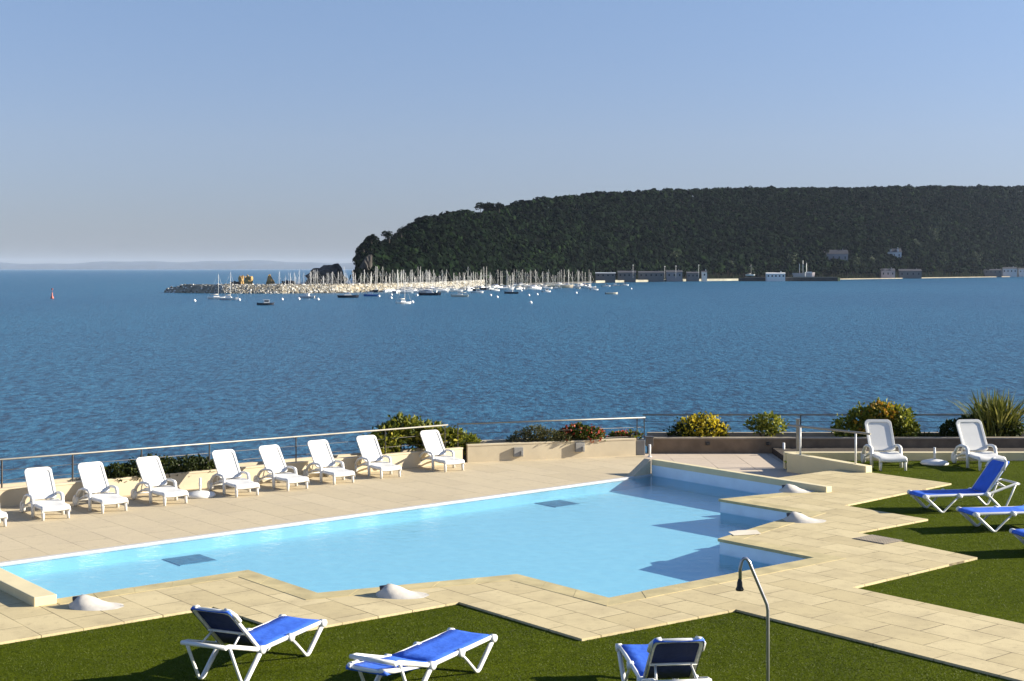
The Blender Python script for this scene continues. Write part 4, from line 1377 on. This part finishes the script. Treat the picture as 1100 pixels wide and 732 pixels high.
shore_strip(895, 1260, 45, 12, SEA + 1.0, plain('beach_sand', (0.30, 0.25, 0.17), 0.95, var=0.2, scale=0.05), 'beach', 'narrow sandy beach under the wooded slope', 'beach')
shore_strip(640, 900, 70, 14, SEA + 2.2, plain('quay_stone', (0.30, 0.28, 0.21), 0.95, var=0.3, scale=0.08), 'quay', 'low stone quay along the foot of the hill', 'quay')
shore_strip(560, 642, 60, 12, SEA + 1.2, plain('quay_dark', (0.07, 0.065, 0.055), 0.95, var=0.3, scale=0.08), 'quay', 'dark low shore behind the marina boats', 'quay')


def far_box(px0, px1, y_top, y_bot, Y, depth, name, mat, label, cat):
    a = at(px0, y_bot, Y); b = at(px1, y_top, Y)
    root = empty(name, ((a.x + b.x) / 2, Y, a.z))
    w = b.x - a.x; h = b.z - a.z
    mb = MB(); mb.box((0, depth / 2, h / 2), (w, depth, h)); mb.build('body', mat, root)
    return root, w, h


root, w, h = far_box(795, 900, 298.5, 303, 1610, 12, 'harbour_pier', plain('pier_concrete', (0.05, 0.045, 0.04), 0.95, var=0.3, scale=.2), '', '')
mb = MB(); mb.box((w / 2 + 1.2, 3, h / 2), (2.4, 8, h * 1.02)); mb.build('pier_head', plain('pier_yellow', (0.5, 0.42, 0.16), 0.8), root)
mb = MB(); mb.box((w * 0.02, 1.5, h + 0.35), (w * 0.94, 0.5, 0.7)); mb.build('parapet', plain('pier_parapet', (0.24, 0.22, 0.18), 0.9), root)
mb = MB(); mb.tube([(w * 0.17, 2, h), (w * 0.17, 2, h + 5)], 0.3, 6); mb.lathe([(0.5, h + 5), (0.7, h + 5.5), (0.2, h + 6.6)], 8, c=(w * .17, 2, 0)); mb.build('lamp_post', M['alu'], root)
tag(root, 'dark concrete harbour pier with a pale yellow head', 'pier')

WPINK = plain('pink_render', (0.50, 0.42, 0.40), 0.9); WBLUE = plain('white_render', (0.62, 0.62, 0.62), 0.9); WGREY = plain('grey_render', (0.26, 0.25, 0.26), 0.9)
ROOF = plain('slate_roof', (0.06, 0.06, 0.07), 0.8); PANE = plain('dark_window', (0.03, 0.035, 0.04), 0.2)
WPALE = plain('shed_grey', (0.15, 0.15, 0.15), 0.9)


def house(px0, px1, y_ridge, y_eave, y_base, Y, wall, label, nwin=3, depth=9, cat='house', roofmat=None, dormers=0):
    if Y is None: Y = on_slope((px0 + px1) / 2, y_base).y - 2
    a = at(px0, y_base, Y); b = at(px1, y_eave, Y); zr = at(px0, y_ridge, Y).z
    w = b.x - a.x; h = b.z - a.z; rh = zr - b.z
    root = empty('house', ((a.x + b.x) / 2, Y, a.z))
    mb = MB(); mb.box((0, depth / 2, h / 2 - 4), (w, depth, h + 8))
    mb.add([(-w / 2, 0, h), (-w / 2, depth, h), (-w / 2, depth / 2, h + rh * .95), (w / 2, 0, h), (w / 2, depth, h), (w / 2, depth / 2, h + rh * .95)], [(0, 2, 1), (3, 4, 5)])
    mb.build('wall', wall, root)
    mb = MB()
    o_ = 0.5
    mb.add([(-w / 2 - o_, -o_, h + .02), (w / 2 + o_, -o_, h + .02), (w / 2 + o_, depth / 2, h + rh), (-w / 2 - o_, depth / 2, h + rh), (-w / 2 - o_, depth + o_, h + .02), (w / 2 + o_, depth + o_, h + .02)], [(0, 1, 2, 3), (3, 2, 5, 4)])
    mb.build('roof', roofmat or ROOF, root)
    for i in range(nwin):
        x = -w / 2 + (i + 0.5) * w / nwin
        mb = MB(); mb.box((x, -0.06, h * 0.5), (min(1.6, w / nwin * 0.45), 0.1, h * 0.36)); mb.build('window', PANE, root)
    for i in range(dormers):
        x = -w / 2 + (i + 0.5) * w / dormers
        mb = MB(); mb.box((x, depth * 0.2, h + rh * 0.45), (2.2, depth * 0.35, rh * 0.6)); mb.build('dormer', wall, root)
    mb = MB(); mb.box((w * 0.3, depth / 2, h + rh + 0.6), (0.9, 0.9, 2.0)); mb.build('chimney', wall, root)
    tag(root, label, cat)


house(946.5, 961.5, 288.6, 291.0, 297.2, 2010, WPINK, 'small pale pink house on the beach with dark roof', 3, dormers=2)
house(966, 990, 289.2, 291.3, 297.4, 2040, WPALE, 'long low grey house on the beach right of the pink one', 4)
house(953, 968.5, 267, 271, 277.5, None, WBLUE, 'white gabled house alone on the wooded slope', 3, dormers=2)
house(886, 911, 268.5, 273, 281.5, None, WGREY, 'dim grey house half hidden on the wooded slope', 4)
house(1053, 1076, 289.2, 290.5, 294, 2395, WPALE, 'long dim building low on the shore at the right', 5)
house(1077, 1092.5, 287.0, 288.8, 294, 2450, WBLUE, 'bright white building on the shore near the right edge', 4)
house(1094.5, 1110, 288, 289.5, 294, 2480, WBLUE, 'white shore building cut by the right edge of the photo', 4)
house(640, 661, 292.8, 293.8, 298, 1440, WPALE, 'pale low shed at the left end of the quay', 4, roofmat=plain('pale_roof', (.35, .38, .42), .6))
house(664, 683, 291, 293, 298.5, 1480, WPALE, 'grey shed on the quay, left of two lamps', 4)
house(686, 713, 291.5, 293, 298.5, 1530, WPALE, 'long grey shed in the middle of the quay', 5)
house(716, 733, 290.5, 292.5, 298.8, 1560, WGREY, 'dark shed right of the long quay shed', 3)
house(738, 751, 292, 293.5, 299, 1580, WPALE, 'short grey shed at the right end of the shed row', 3)
house(754, 759.5, 291, 292.5, 298, 1590, plain('white_hut', (0.75, 0.72, 0.66), .8), 'tiny white hut beside the quay sheds', 1, depth=5, cat='hut')
house(823.5, 843.5, 293.0, 294.0, 299.3, 1600, plain('kiosk_white', (0.78, 0.77, 0.74), .7), 'white flat harbour kiosk with dark windows on the pier', 5, depth=7, cat='kiosk', roofmat=WBLUE)

for px, yt, lab in ((680, 285.5, 'left lamp post on the quay'), (714, 287, 'lamp post in the middle of the quay'), (726, 286.5, 'lamp post right of the long quay shed'), (750.5, 285.5, 'lamp post with bright head at the right end of the sheds')):
    p = at(px, 299, 1470 if px < 700 else 1540)
    hgt = (299 - yt) / F * p.y
    root = empty('street_lamp', p)
    mb = MB(); mb.tube([(0, 0, 0), (0, 0, hgt)], 0.16, 6); mb.build('post', M['alu'], root)
    mb = MB(); mb.lathe([(0.3, hgt), (0.7, hgt + .2), (0.5, hgt + .8), (0.1, hgt + 1)], 8); mb.build('lamp_head', M['plastic'], root)
    tag(root, 'tall ' + lab, 'street lamp')

# ---- boats -----------------------------------------------------------
HULL = {'white': plain('boat_white', (0.78, 0.77, 0.73), 0.4), 'dark': plain('boat_dark', (0.03, 0.035, 0.05), 0.4), 'blue': plain('boat_blue', (0.06, 0.16, 0.42), 0.4),
        'tan': plain('boat_tan', (0.55, 0.46, 0.33), 0.6), 'red': plain('boat_red', (0.42, 0.10, 0.07), 0.5), 'cream': plain('boat_cream', (0.66, 0.62, 0.50), 0.5)}
MAST = plain('mast_alloy', (0.80, 0.77, 0.70), 0.5); COVER = plain('sail_cover', (0.55, 0.52, 0.46), 0.8); COVERB = plain('sail_cover_blue', (0.07, 0.10, 0.2), 0.8)


def hull_mb(Lh, B, h):
    mb = MB(); st = 9; rows = 5
    vs = []; fs = []
    for i in range(st):
        t = i / (st - 1); x = (t - 0.5) * Lh
        b = B / 2 * (math.sin(math.pi * (0.18 + 0.82 * t) ** 0.9) ** 0.6 if t < 1 else 0.02) * (1 if t < 0.999 else 0)
        b = max(b, 0.02)
        sh = h * (1 + 0.28 * (t - 0.35) ** 2 * 2)
        for j in range(rows):
            v = j / (rows - 1)
            ww = b * (0.35 + 0.65 * v ** 0.6)
            vs.append((x * (0.93 + 0.07 * v), -ww, -0.25 + (sh + 0.25) * v))
        for j in range(rows):
            v = 1 - j / (rows - 1)
            ww = b * (0.35 + 0.65 * v ** 0.6)
            vs.append((x * (0.93 + 0.07 * v), ww, -0.25 + (sh + 0.25) * v))
    k = 2 * rows
    for i in range(st - 1):
        for j in range(k):
            j2 = (j + 1) % k
            fs.append((i * k + j, (i + 1) * k + j, (i + 1) * k + j2, i * k + j2))
    fs.append(tuple(range(k))); fs.append(tuple((st - 1) * k + j for j in range(k))[::-1])
    mb.add(vs, fs, smooth=False)
    return mb


def sailboat(Lh, mast, col, cover=COVER):
    root = empty('sailing_boat')
    hull_mb(Lh, Lh * 0.31, Lh * 0.11).build('hull', HULL[col], root)
    mb = MB(); z = Lh * 0.11
    mb.add([(-Lh * .18, -Lh * .08, z - .1), (Lh * .18, -Lh * .06, z - .1), (Lh * .18, Lh * .06, z - .1), (-Lh * .18, Lh * .08, z - .1),
            (-Lh * .16, -Lh * .07, z + .55), (Lh * .10, -Lh * .05, z + .5), (Lh * .10, Lh * .05, z + .5), (-Lh * .16, Lh * .07, z + .55)],
           [(0, 1, 5, 4), (1, 2, 6, 5), (2, 3, 7, 6), (3, 0, 4, 7), (4, 5, 6, 7)])
    mb.build('cabin', HULL['white'], root)
    mb = MB(); mb.tube([(Lh * .08, 0, z), (Lh * .08, 0, mast)], [0.10, 0.07], 6)
    mb.tube([(Lh * .08, -Lh * .1, mast * .62), (Lh * .08, Lh * .1, mast * .62)], 0.05, 5)
    mb.tube([(Lh * .49, 0, z), (Lh * .08, 0, mast * .97)], 0.03, 4); mb.tube([(-Lh * .49, 0, z), (Lh * .08, 0, mast)], 0.02, 4)
    mb.build('mast', MAST, root)
    mb = MB(); mb.tube([(Lh * .06, 0, z + 1.25), (-Lh * .36, 0, z + 1.15)], [0.24, 0.14], 6); mb.build('boom', cover, root)
    return root


def motorboat(Lh, col, cab=True):
    root = empty('motor_boat')
    hull_mb(Lh, Lh * 0.36, Lh * 0.13).build('hull', HULL[col], root)
    z = Lh * 0.13
    if cab:
        mb = MB(); mb.box((Lh * .05, 0, z + .5), (Lh * .34, Lh * .2, 1.3)); mb.box((Lh * .03, 0, z + 1.2), (Lh * .4, Lh * .22, .12))
        mb.build('cabin', HULL['white'], root)
        mb = MB(); mb.box((Lh * .226, 0, z + .75), (0.06, Lh * .17, .5)); mb.box((Lh * .05, -Lh * .103, z + .75), (Lh * .25, .06, .5)); mb.build('window', PANE, root)
    mb = MB(); mb.box((-Lh * .5, 0, z * .6), (.35, .5, 1.0)); mb.build('outboard_engine', HULL['dark'], root)
    return root


def put(o, px, py, rz, label, cat, group):
    p = G(px, py, SEA)
    o.location = p; o.rotation_euler.z = R(rz)
    tag(o, label, cat, group)


# boats lying on their own moorings: each told by where it lies and how it looks
moor = [
    ('s', 8.5, 11.5, 'white', 233, 321.5, 10, 'white sailing boat, left one of a pair off the breakwater'),
    ('s', 9.0, 12.5, 'white', 246, 322.5, -10, 'white sailing boat, right one of a pair off the breakwater'),
    ('m', 6.5, 0, 'dark', 285.5, 328, 12, 'low dark and white motor boat nearest the left breakwater end'),
    ('m', 8.0, 0, 'white', 330, 320.5, 170, 'white cabin boat moored below the dark rock'),
    ('s', 10.5, 8.0, 'dark', 374, 320, 4, 'dark hulled sailing boat moored left of the blue boat'),
    ('m', 7.5, 0, 'blue', 398.5, 318.5, 185, 'bright blue hulled boat moored before the marina'),
    ('s', 6.5, 8.5, 'white', 433.5, 326.5, 20, 'white sailing boat moored nearest to the pool terrace'),
    ('s', 12.0, 7.0, 'dark', 462, 317.5, -6, 'long dark hulled boat with white deck before the marina'),
    ('s', 9.0, 8.0, 'cream', 493.5, 319.2, 178, 'cream sailing boat moored right of the long dark one'),
    ('m', 7.0, 0, 'white', 513, 315, 4, 'white motor boat moored close before the marina right end'),
    ('m', 6.0, 0, 'white', 532, 312.8, 20, 'small white motor boat between marina and dark blue boat'),
    ('m', 8.0, 0, 'dark', 549, 315.8, 175, 'dark low motor boat moored right of the white ones'),
    ('m', 5.5, 0, 'white', 587, 314, 15, 'tiny white boat moored below the tan barge'),
    ('m', 7.5, 0, 'red', 627, 306.8, 180, 'reddish boat moored right of the tan barge'),
    ('m', 5.5, 0, 'white', 638.5, 312, 10, 'tiny white boat moored between red boat and yellow boat'),
    ('m', 7.0, 0, 'cream', 657, 316.3, 8, 'cream open boat moored alone at the right'),
    ('m', 7.0, 0, 'white', 651, 308.2, 0, 'white motor boat, left one of a trio near the quay'),
    ('m', 7.0, 0, 'white', 661, 307.6, 180, 'white motor boat, middle one of a trio near the quay'),
    ('m', 7.0, 0, 'white', 671, 307.2, 5, 'white motor boat, right one of a trio near the quay'),
]
protos = {}
for kd, Lh, mh, colr, px, py, rz, lab in moor:
    key = (kd, Lh, mh, colr)
    if key not in protos:
        protos[key] = sailboat(Lh, mh, colr, COVERB if colr == 'dark' else COVER) if kd == 's' else motorboat(Lh, colr, lab.find('open') < 0)
        o = protos[key]
    else: o = copy_tree(protos[key])
    put(o, px, py, rz, lab, 'sailing boat' if kd == 's' else 'motor boat', 'boats at moorings in the bay')

# barge
p = G(599, 309.5, SEA)
bg = empty('barge', p, R(8))
hull_mb(24, 6, 2.0).build('hull', HULL['tan'], bg)
mb = MB(); mb.box((-6, 0, 2.6), (6, 4, 2.2)); mb.build('wheelhouse', HULL['cream'], bg)
tag(bg, 'long tan barge moored before the dark shore', 'barge')
p = G(549, 309.2, SEA)
pn = empty('pontoon', p)
mb = MB(); mb.box((0, 0, 0.3), (44, 3, 1.0)); mb.build('deck', HULL['tan'], pn)
mb = MB()
for i in range(6): mb.tube([(-20 + 8 * i, 1.2, 0), (-20 + 8 * i, 1.2, 2.2)], 0.15, 6)
mb.build('piles', HULL['dark'], pn)
tag(pn, 'long floating pontoon in front of the marina boats', 'pontoon')

# marina: boats packed behind the breakwater
kinds = [sailboat(9.5, 11.5, 'white'), sailboat(11.5, 13.5, 'white', COVERB), sailboat(8.0, 9.5, 'white'), sailboat(10.5, 12.3, 'cream'), sailboat(12.5, 15.5, 'dark')]
used = [False] * len(kinds)
spots = []
for i in range(78):
    u = (i + 0.5) / 78
    px = 300 + 180 * u ** 0.85 + random.uniform(-3, 3)
    Y = random.uniform(850, 925) if px < 400 else random.uniform(850, 940)
    spots.append((px, Y, 'behind'))
for i in range(62):
    u = (i + 0.5) / 62
    px = 478 + 160 * u + random.uniform(-2.5, 2.5)
    Y = random.uniform(900, 1120) + (px - 478) * 0.6
    spots.append((px, Y, 'open'))
for i in range(26):
    px = random.uniform(405, 560); py = np.interp(px, [405, 470, 520, 560], [316.2, 314.0, 311.5, 311.0]) + random.uniform(-0.4, 0.6)
    spots.append((px, 14.0 * F / (py - HY), 'front'))
for i, (px, Y, zone) in enumerate(spots):
    k = random.choices(range(5), [4, 3, 4, 3, 1])[0]
    o = kinds[k] if not used[k] else copy_tree(kinds[k]); used[k] = True
    o.location = ((px - 550) / F * Y, Y, SEA)
    o.rotation_euler.z = R(random.choice([0, 180, 90, 270, 35]) + random.uniform(-12, 12))
    dark = k == 4
    if zone == 'behind':
        lab = 'dark hulled yacht whose mast rises behind the rock breakwater' if dark else 'white yacht whose bare mast rises behind the rock breakwater'
    else:
        lab = 'dark hulled yacht berthed in the open marina below the dark woods' if dark else 'white yacht berthed in the open marina below the dark woods'
    if zone == 'front': lab = ('dark' if dark else 'white') + ' yacht lying close before the right half of the rock breakwater'
    tag(o, lab, 'sailing boat', ('dark ' if dark else '') + {'behind': 'yachts behind the breakwater', 'open': 'yachts berthed in the open marina', 'front': 'yachts lying before the breakwater'}[zone])
for k, us in enumerate(used):
    if not us: kinds[k].location = ((600 - 550) / F * 1100, 1100, SEA)

# dry-docked boat, tall ship
o = sailboat(11, 13, 'white'); o.location = at(806, 296.2, 1660); tag(o, 'white sailing boat standing ashore left of the kiosk', 'sailing boat')
ts = empty('tall_ship', at(863.5, 297.5, 1640))
hull_mb(26, 6.5, 4.2).build('hull', WPINK, ts)
for x, hh in ((-5, 15), (-1, 19), (3, 16)):
    mb = MB(); mb.tube([(x, 0, 3), (x, 0, hh)], [0.5, 0.3], 6); mb.tube([(x, -2.6, hh * .62), (x, 2.6, hh * .62)], .15, 5); mb.build('mast', MAST, ts)
mb = MB(); mb.box((6, 0, 4.8), (6, 4, 2)); mb.build('deckhouse', HULL['white'], ts)
tag(ts, 'pale three-masted ship beside the dark pier', 'ship')

# buoys
mb = MB(); mb.lathe([(0.15, -0.5), (0.62, -0.1), (0.7, 0.3), (0.45, 0.8), (0.1, 1.0)], 10)
b0 = mb.build('mooring_buoy', HULL['white'])
first = True
for px, py in ((209, 324), (257, 323), (303, 322.5), (321, 322), (341.5, 322.5), (407, 319), (420, 321), (443, 325.5), (448, 318), (527, 318), (534, 320), (568, 318), (577, 317), (560, 313), (570, 326), (619, 315.5), (678, 311), (420.5, 317.5)):
    o = b0 if first else b0.copy()
    if not first: COL.objects.link(o)
    first = False
    o.location = G(px, py, SEA)
    tag(o, 'small white mooring buoy floating among the boats', 'buoy', 'white mooring buoys in the bay')
mk = empty('channel_buoy', G(56, 321, SEA)); mk.scale = (0.6, 0.6, 0.75)
mb = MB(); mb.lathe([(0.9, -0.5), (1.3, 0.0), (1.2, 1.0), (0.6, 1.6), (0.45, 3.6), (0.2, 3.9)], 12); mb.build('float', HULL['red'], mk)
mb = MB(); mb.tube([(0, 0, 3.8), (0, 0, 6.0)], 0.12, 6); mb.box((0, 0, 6.0), (.9, .9, .9)); mb.build('topmark', HULL['red'], mk)
tag(mk, 'red channel marker buoy alone on the open sea at left', 'buoy')

# ---- breakwater ----------------------------------------------------------
bw = empty('breakwater', G(330, 316, SEA))
bo = Vector(bw.location)
path = [(176, 314.5), (200, 315), (240, 315.5), (300, 315.5), (360, 315), (420, 313.5), (470, 311.5), (500, 309.5), (520, 308)]
cl = [G(x, y, SEA) + Vector((0, 9, 0)) for x, y in path]
mb = MB()
sec = [(-10, -2.0), (-8.2, 0.8), (-4, 4.0), (-1.8, 5.0), (2.2, 5.0), (5, 3.0), (9, -2)]
vs = []; fs = []
dense = []
for i in range(len(cl) - 1):
    for j in range(8): dense.append(cl[i].lerp(cl[i + 1], j / 8))
dense.append(cl[-1])
for i, c in enumerate(dense):
    sc = min(1.0, 0.35 + i * 0.10)
    for (d, z) in sec: vs.append(c - bo + Vector((0, d, 0)) + Vector((0, 0, z * (0.72 if sc < 1 else 1) * min(1, sc + .3))))
k = len(sec)
for i in range(len(dense) - 1):
    for j in range(k - 1):
        a = i * k + j; fs.append((a, a + k, a + k + 1, a + 1))
fs.append(tuple(range(k)))
mb.add(vs, fs)
mb.build('mound', plain('breakwater_core', (0.26, 0.22, 0.15), 0.95, var=0.35, scale=0.3), bw)
ico = bmesh.new(); bmesh.ops.create_icosphere(ico, subdivisions=1, radius=1.0)
iv = [v.co.copy() for v in ico.verts]; ifc = [tuple(v.index for v in f.verts) for f in ico.faces]; ico.free()
mb = MB()
for i in range(3800):
    t = random.random() ** 0.9 * (len(dense) - 1.01); i0 = int(t)
    c = dense[i0].lerp(dense[i0 + 1], t - i0)
    w = random.random()
    if t < 14 and random.random() < 0.85: continue
    d = -9.4 + 8.2 * w
    z = np.interp(d, [-10, -8.2, -4, -1.8], [-0.6, 0.7, 3.6, 4.9]) * min(1, 0.6 + t * 0.05)
    s = random.uniform(0.4, 1.0)
    Mx = Matrix.Rotation(random.uniform(0, 6), 3, 'Z') @ Matrix.Rotation(random.uniform(0, 6), 3, 'X')
    q = c - bo + Vector((0, d, z))
    mb.add([Mx @ Vector((v.x * s * random.uniform(.8, 1.2), v.y * s * .8, v.z * s * .7)) + q for v in iv], ifc)
m, nt, out = newmat('riprap')
g = nt.nodes.new('ShaderNodeNewGeometry')
c = ramp(nt, g.outputs['Random Per Island'], [(0, (0.10, 0.09, 0.07)), (0.4, (0.24, 0.215, 0.165)), (0.7, (0.42, 0.39, 0.32)), (1, (0.70, 0.67, 0.60))])
pz = nt.nodes.new('ShaderNodeSeparateXYZ'); L(nt, g.outputs['Position'], pz.inputs[0])
p_ = nt.nodes.new('ShaderNodeBsdfPrincipled'); p_.inputs['Roughness'].default_value = .9
L(nt, c, p_.inputs['Base Color']); L(nt, p_.outputs[0], out.inputs[0])
rk = mb.build('riprap', m, bw); rk['kind'] = 'stuff'
tag(bw, 'long breakwater of pale rocks in front of the marina', 'breakwater')

# ---- sea rocks -------------------------------------------------------------
def rock(px0, px1, ytop, Y, label, mat, shape=None, name='sea_rock', seed=1):
    a = at(px0, HY, Y); b = at(px1, HY, Y)
    hgt = at(0, ytop, Y).z - SEA
    w = b.x - a.x
    r = random.Random(seed)
    bm = bmesh.new(); bmesh.ops.create_icosphere(bm, subdivisions=4, radius=1.0)
    for v in bm.verts:
        n_ = v.co.copy()
        k = 1 + 0.13 * math.sin(5 * n_.x + seed) * math.cos(4 * n_.y + 2 * seed) + 0.10 * math.sin(11 * n_.z + 7 * n_.x + seed) + 0.06 * r.uniform(-1, 1)
        # squared-off profile
        m_ = max(abs(n_.x), abs(n_.z)) ** 0.55
        v.co = n_ * k / max(0.75, m_)
    me = bpy.data.meshes.new(name)
    for v in bm.verts:
        x = v.co.x; z = (v.co.z * 0.5 + 0.35)
        top = 1.0 if shape is None else np.interp(x, *shape)
        v.co = Vector((x * w * 0.47, v.co.y * w * 0.3, z * hgt * 1.15 * top))
    bm.to_mesh(me); bm.free()
    me.materials.append(mat)
    o = bpy.data.objects.new(name, me); COL.objects.link(o)
    o.location = ((a.x + b.x) / 2, Y, SEA)
    tag(o, label, 'rock')


RK_DARK = plain('dark_cliff_rock', (0.07, 0.06, 0.05), 0.95, var=0.5, scale=0.15, bumps=0.6, bscale=0.4)
RK_GOLD = plain('golden_rock', (0.42, 0.27, 0.10), 0.95, var=0.4, scale=0.2, bumps=0.6, bscale=0.4)
rock(329, 371, 283.5, 1060, 'big dark sea rock with sloping top left of the headland', RK_DARK, ([-1, -0.75, 0.3, 0.75, 1.0], [0.72, 0.80, 0.93, 1.05, 0.5]), seed=3)
rock(262, 271.5, 296.3, 1050, 'golden sea rock, broader one beyond the breakwater', RK_GOLD, seed=5)
rock(256, 262, 296.5, 1055, 'thin golden sea rock left of the broader golden one', RK_GOLD, seed=8)
rock(286, 295, 294.5, 1050, 'golden and dark sea rock behind a white mast', RK_GOLD, ([-1, -0.4, 0.2, 1], [0.5, 1.05, 0.8, 0.5]), seed=9)
rock(247, 258, 302.4, 1050, 'low dark reef left of the golden rocks', RK_DARK, seed=11)
rock(302, 318, 301.6, 1060, 'low dark reef right of the golden rocks', RK_DARK, seed=12)
# cliff face at the headland tip
rock(381, 400, 277, 945, 'dark cliff foot at the tip of the headland', RK_DARK, ([-1, -0.5, 0.2, 1], [0.45, 0.7, 1.0, 1.05]), seed=14)

# ================================================================== LIGHT, AIR, CAMERA
SUN_EL, SUN_AZ = R(20), R(6)     # azimuth counted from +X towards +Y
sv = Vector((math.cos(SUN_EL) * math.cos(SUN_AZ), math.cos(SUN_EL) * math.sin(SUN_AZ), math.sin(SUN_EL)))
sl = bpy.data.lights.new('sun', 'SUN'); sl.energy = 5.0; sl.angle = R(0.5); sl.color = (1.0, 0.93, 0.80)
so = bpy.data.objects.new('sun', sl); COL.objects.link(so)
so.rotation_euler = sv.to_track_quat('Z', 'Y').to_euler(); so.location = (60, 10, 60)

W = bpy.data.worlds.new('World'); S.world = W; W.use_nodes = True
nt = W.node_tree; nt.nodes.clear()
wo = nt.nodes.new('ShaderNodeOutputWorld'); bg_ = nt.nodes.new('ShaderNodeBackground'); sk = nt.nodes.new('ShaderNodeTexSky')
sk.sky_type = 'NISHITA'; sk.sun_disc = False
sk.sun_elevation = SUN_EL; sk.sun_rotation = math.pi / 2 - SUN_AZ
SKYTINT = (1.01, 0.975, 1.075)
sk.altitude = 30; sk.air_density = 1.0; sk.dust_density = 0.25; sk.ozone_density = 3.0
bg_.inputs['Strength'].default_value = 0.068
tc_ = nt.nodes.new('ShaderNodeTexCoord'); sx_ = nt.nodes.new('ShaderNodeSeparateXYZ'); L(nt, tc_.outputs['Generated'], sx_.inputs[0])
# thicker, greyer air low over the horizon
hz_ = ramp(nt, sx_.outputs['Z'], [(0.0, (0.355, 0.425, 0.64)), (0.09, (0.69, 0.65, 0.72)), (0.19, (0.87, 0.82, 0.82)), (0.5, (1, 1, 1))])
skc = mixc(nt, 1.0, sk.outputs[0], SKYTINT, 'MULTIPLY')
L(nt, mixc(nt, 1.0, skc, hz_, 'MULTIPLY'), bg_.inputs[0]); L(nt, bg_.outputs[0], wo.inputs[0])

# the air: one even volume from below the sea to above the hill
mb = MB(); mb.box((0, 18700, 120), (48400, 38400, 262))
hz = mb.build('haze', None)
hm = bpy.data.materials.new('haze_air'); hm.use_nodes = True
nt = hm.node_tree; nt.nodes.clear()
ho = nt.nodes.new('ShaderNodeOutputMaterial'); hv = nt.nodes.new('ShaderNodeVolumePrincipled')
hv.inputs['Color'].default_value = (0.66, 0.80, 1.0, 1); hv.inputs['Density'].default_value = 0.000017; hv.inputs['Anisotropy'].default_value = 0.0
L(nt, hv.outputs[0], ho.inputs['Volume'])
hz.data.materials.clear(); hz.data.materials.append(hm)
tag(hz, 'thin blue haze over the bay', 'haze', kind='stuff')

cam = bpy.data.cameras.new('camera'); co = bpy.data.objects.new('camera', cam); COL.objects.link(co)
co.location = (0, 0, HC); co.rotation_euler = (math.pi / 2, 0, 0)
cam.sensor_width = 36; cam.sensor_fit = 'HORIZONTAL'; cam.lens = 36 * F / 1100
cam.shift_y = -(366 - HY) / 1100
cam.clip_start = 0.1; cam.clip_end = 60000
S.camera = co
S.view_settings.view_transform = 'Standard'; S.view_settings.look = 'None'
S.view_settings.exposure = 1.3; S.view_settings.gamma = 1.0
S.view_settings.use_curve_mapping = False
S.render.engine = 'CYCLES'
S.cycles.use_denoising = True
try: S.cycles.denoiser = 'OPENIMAGEDENOISE'
except Exception: pass
S.cycles.max_bounces = 8; S.cycles.transparent_max_bounces = 12; S.cycles.volume_bounces = 0
S.cycles.sample_clamp_indirect = 6
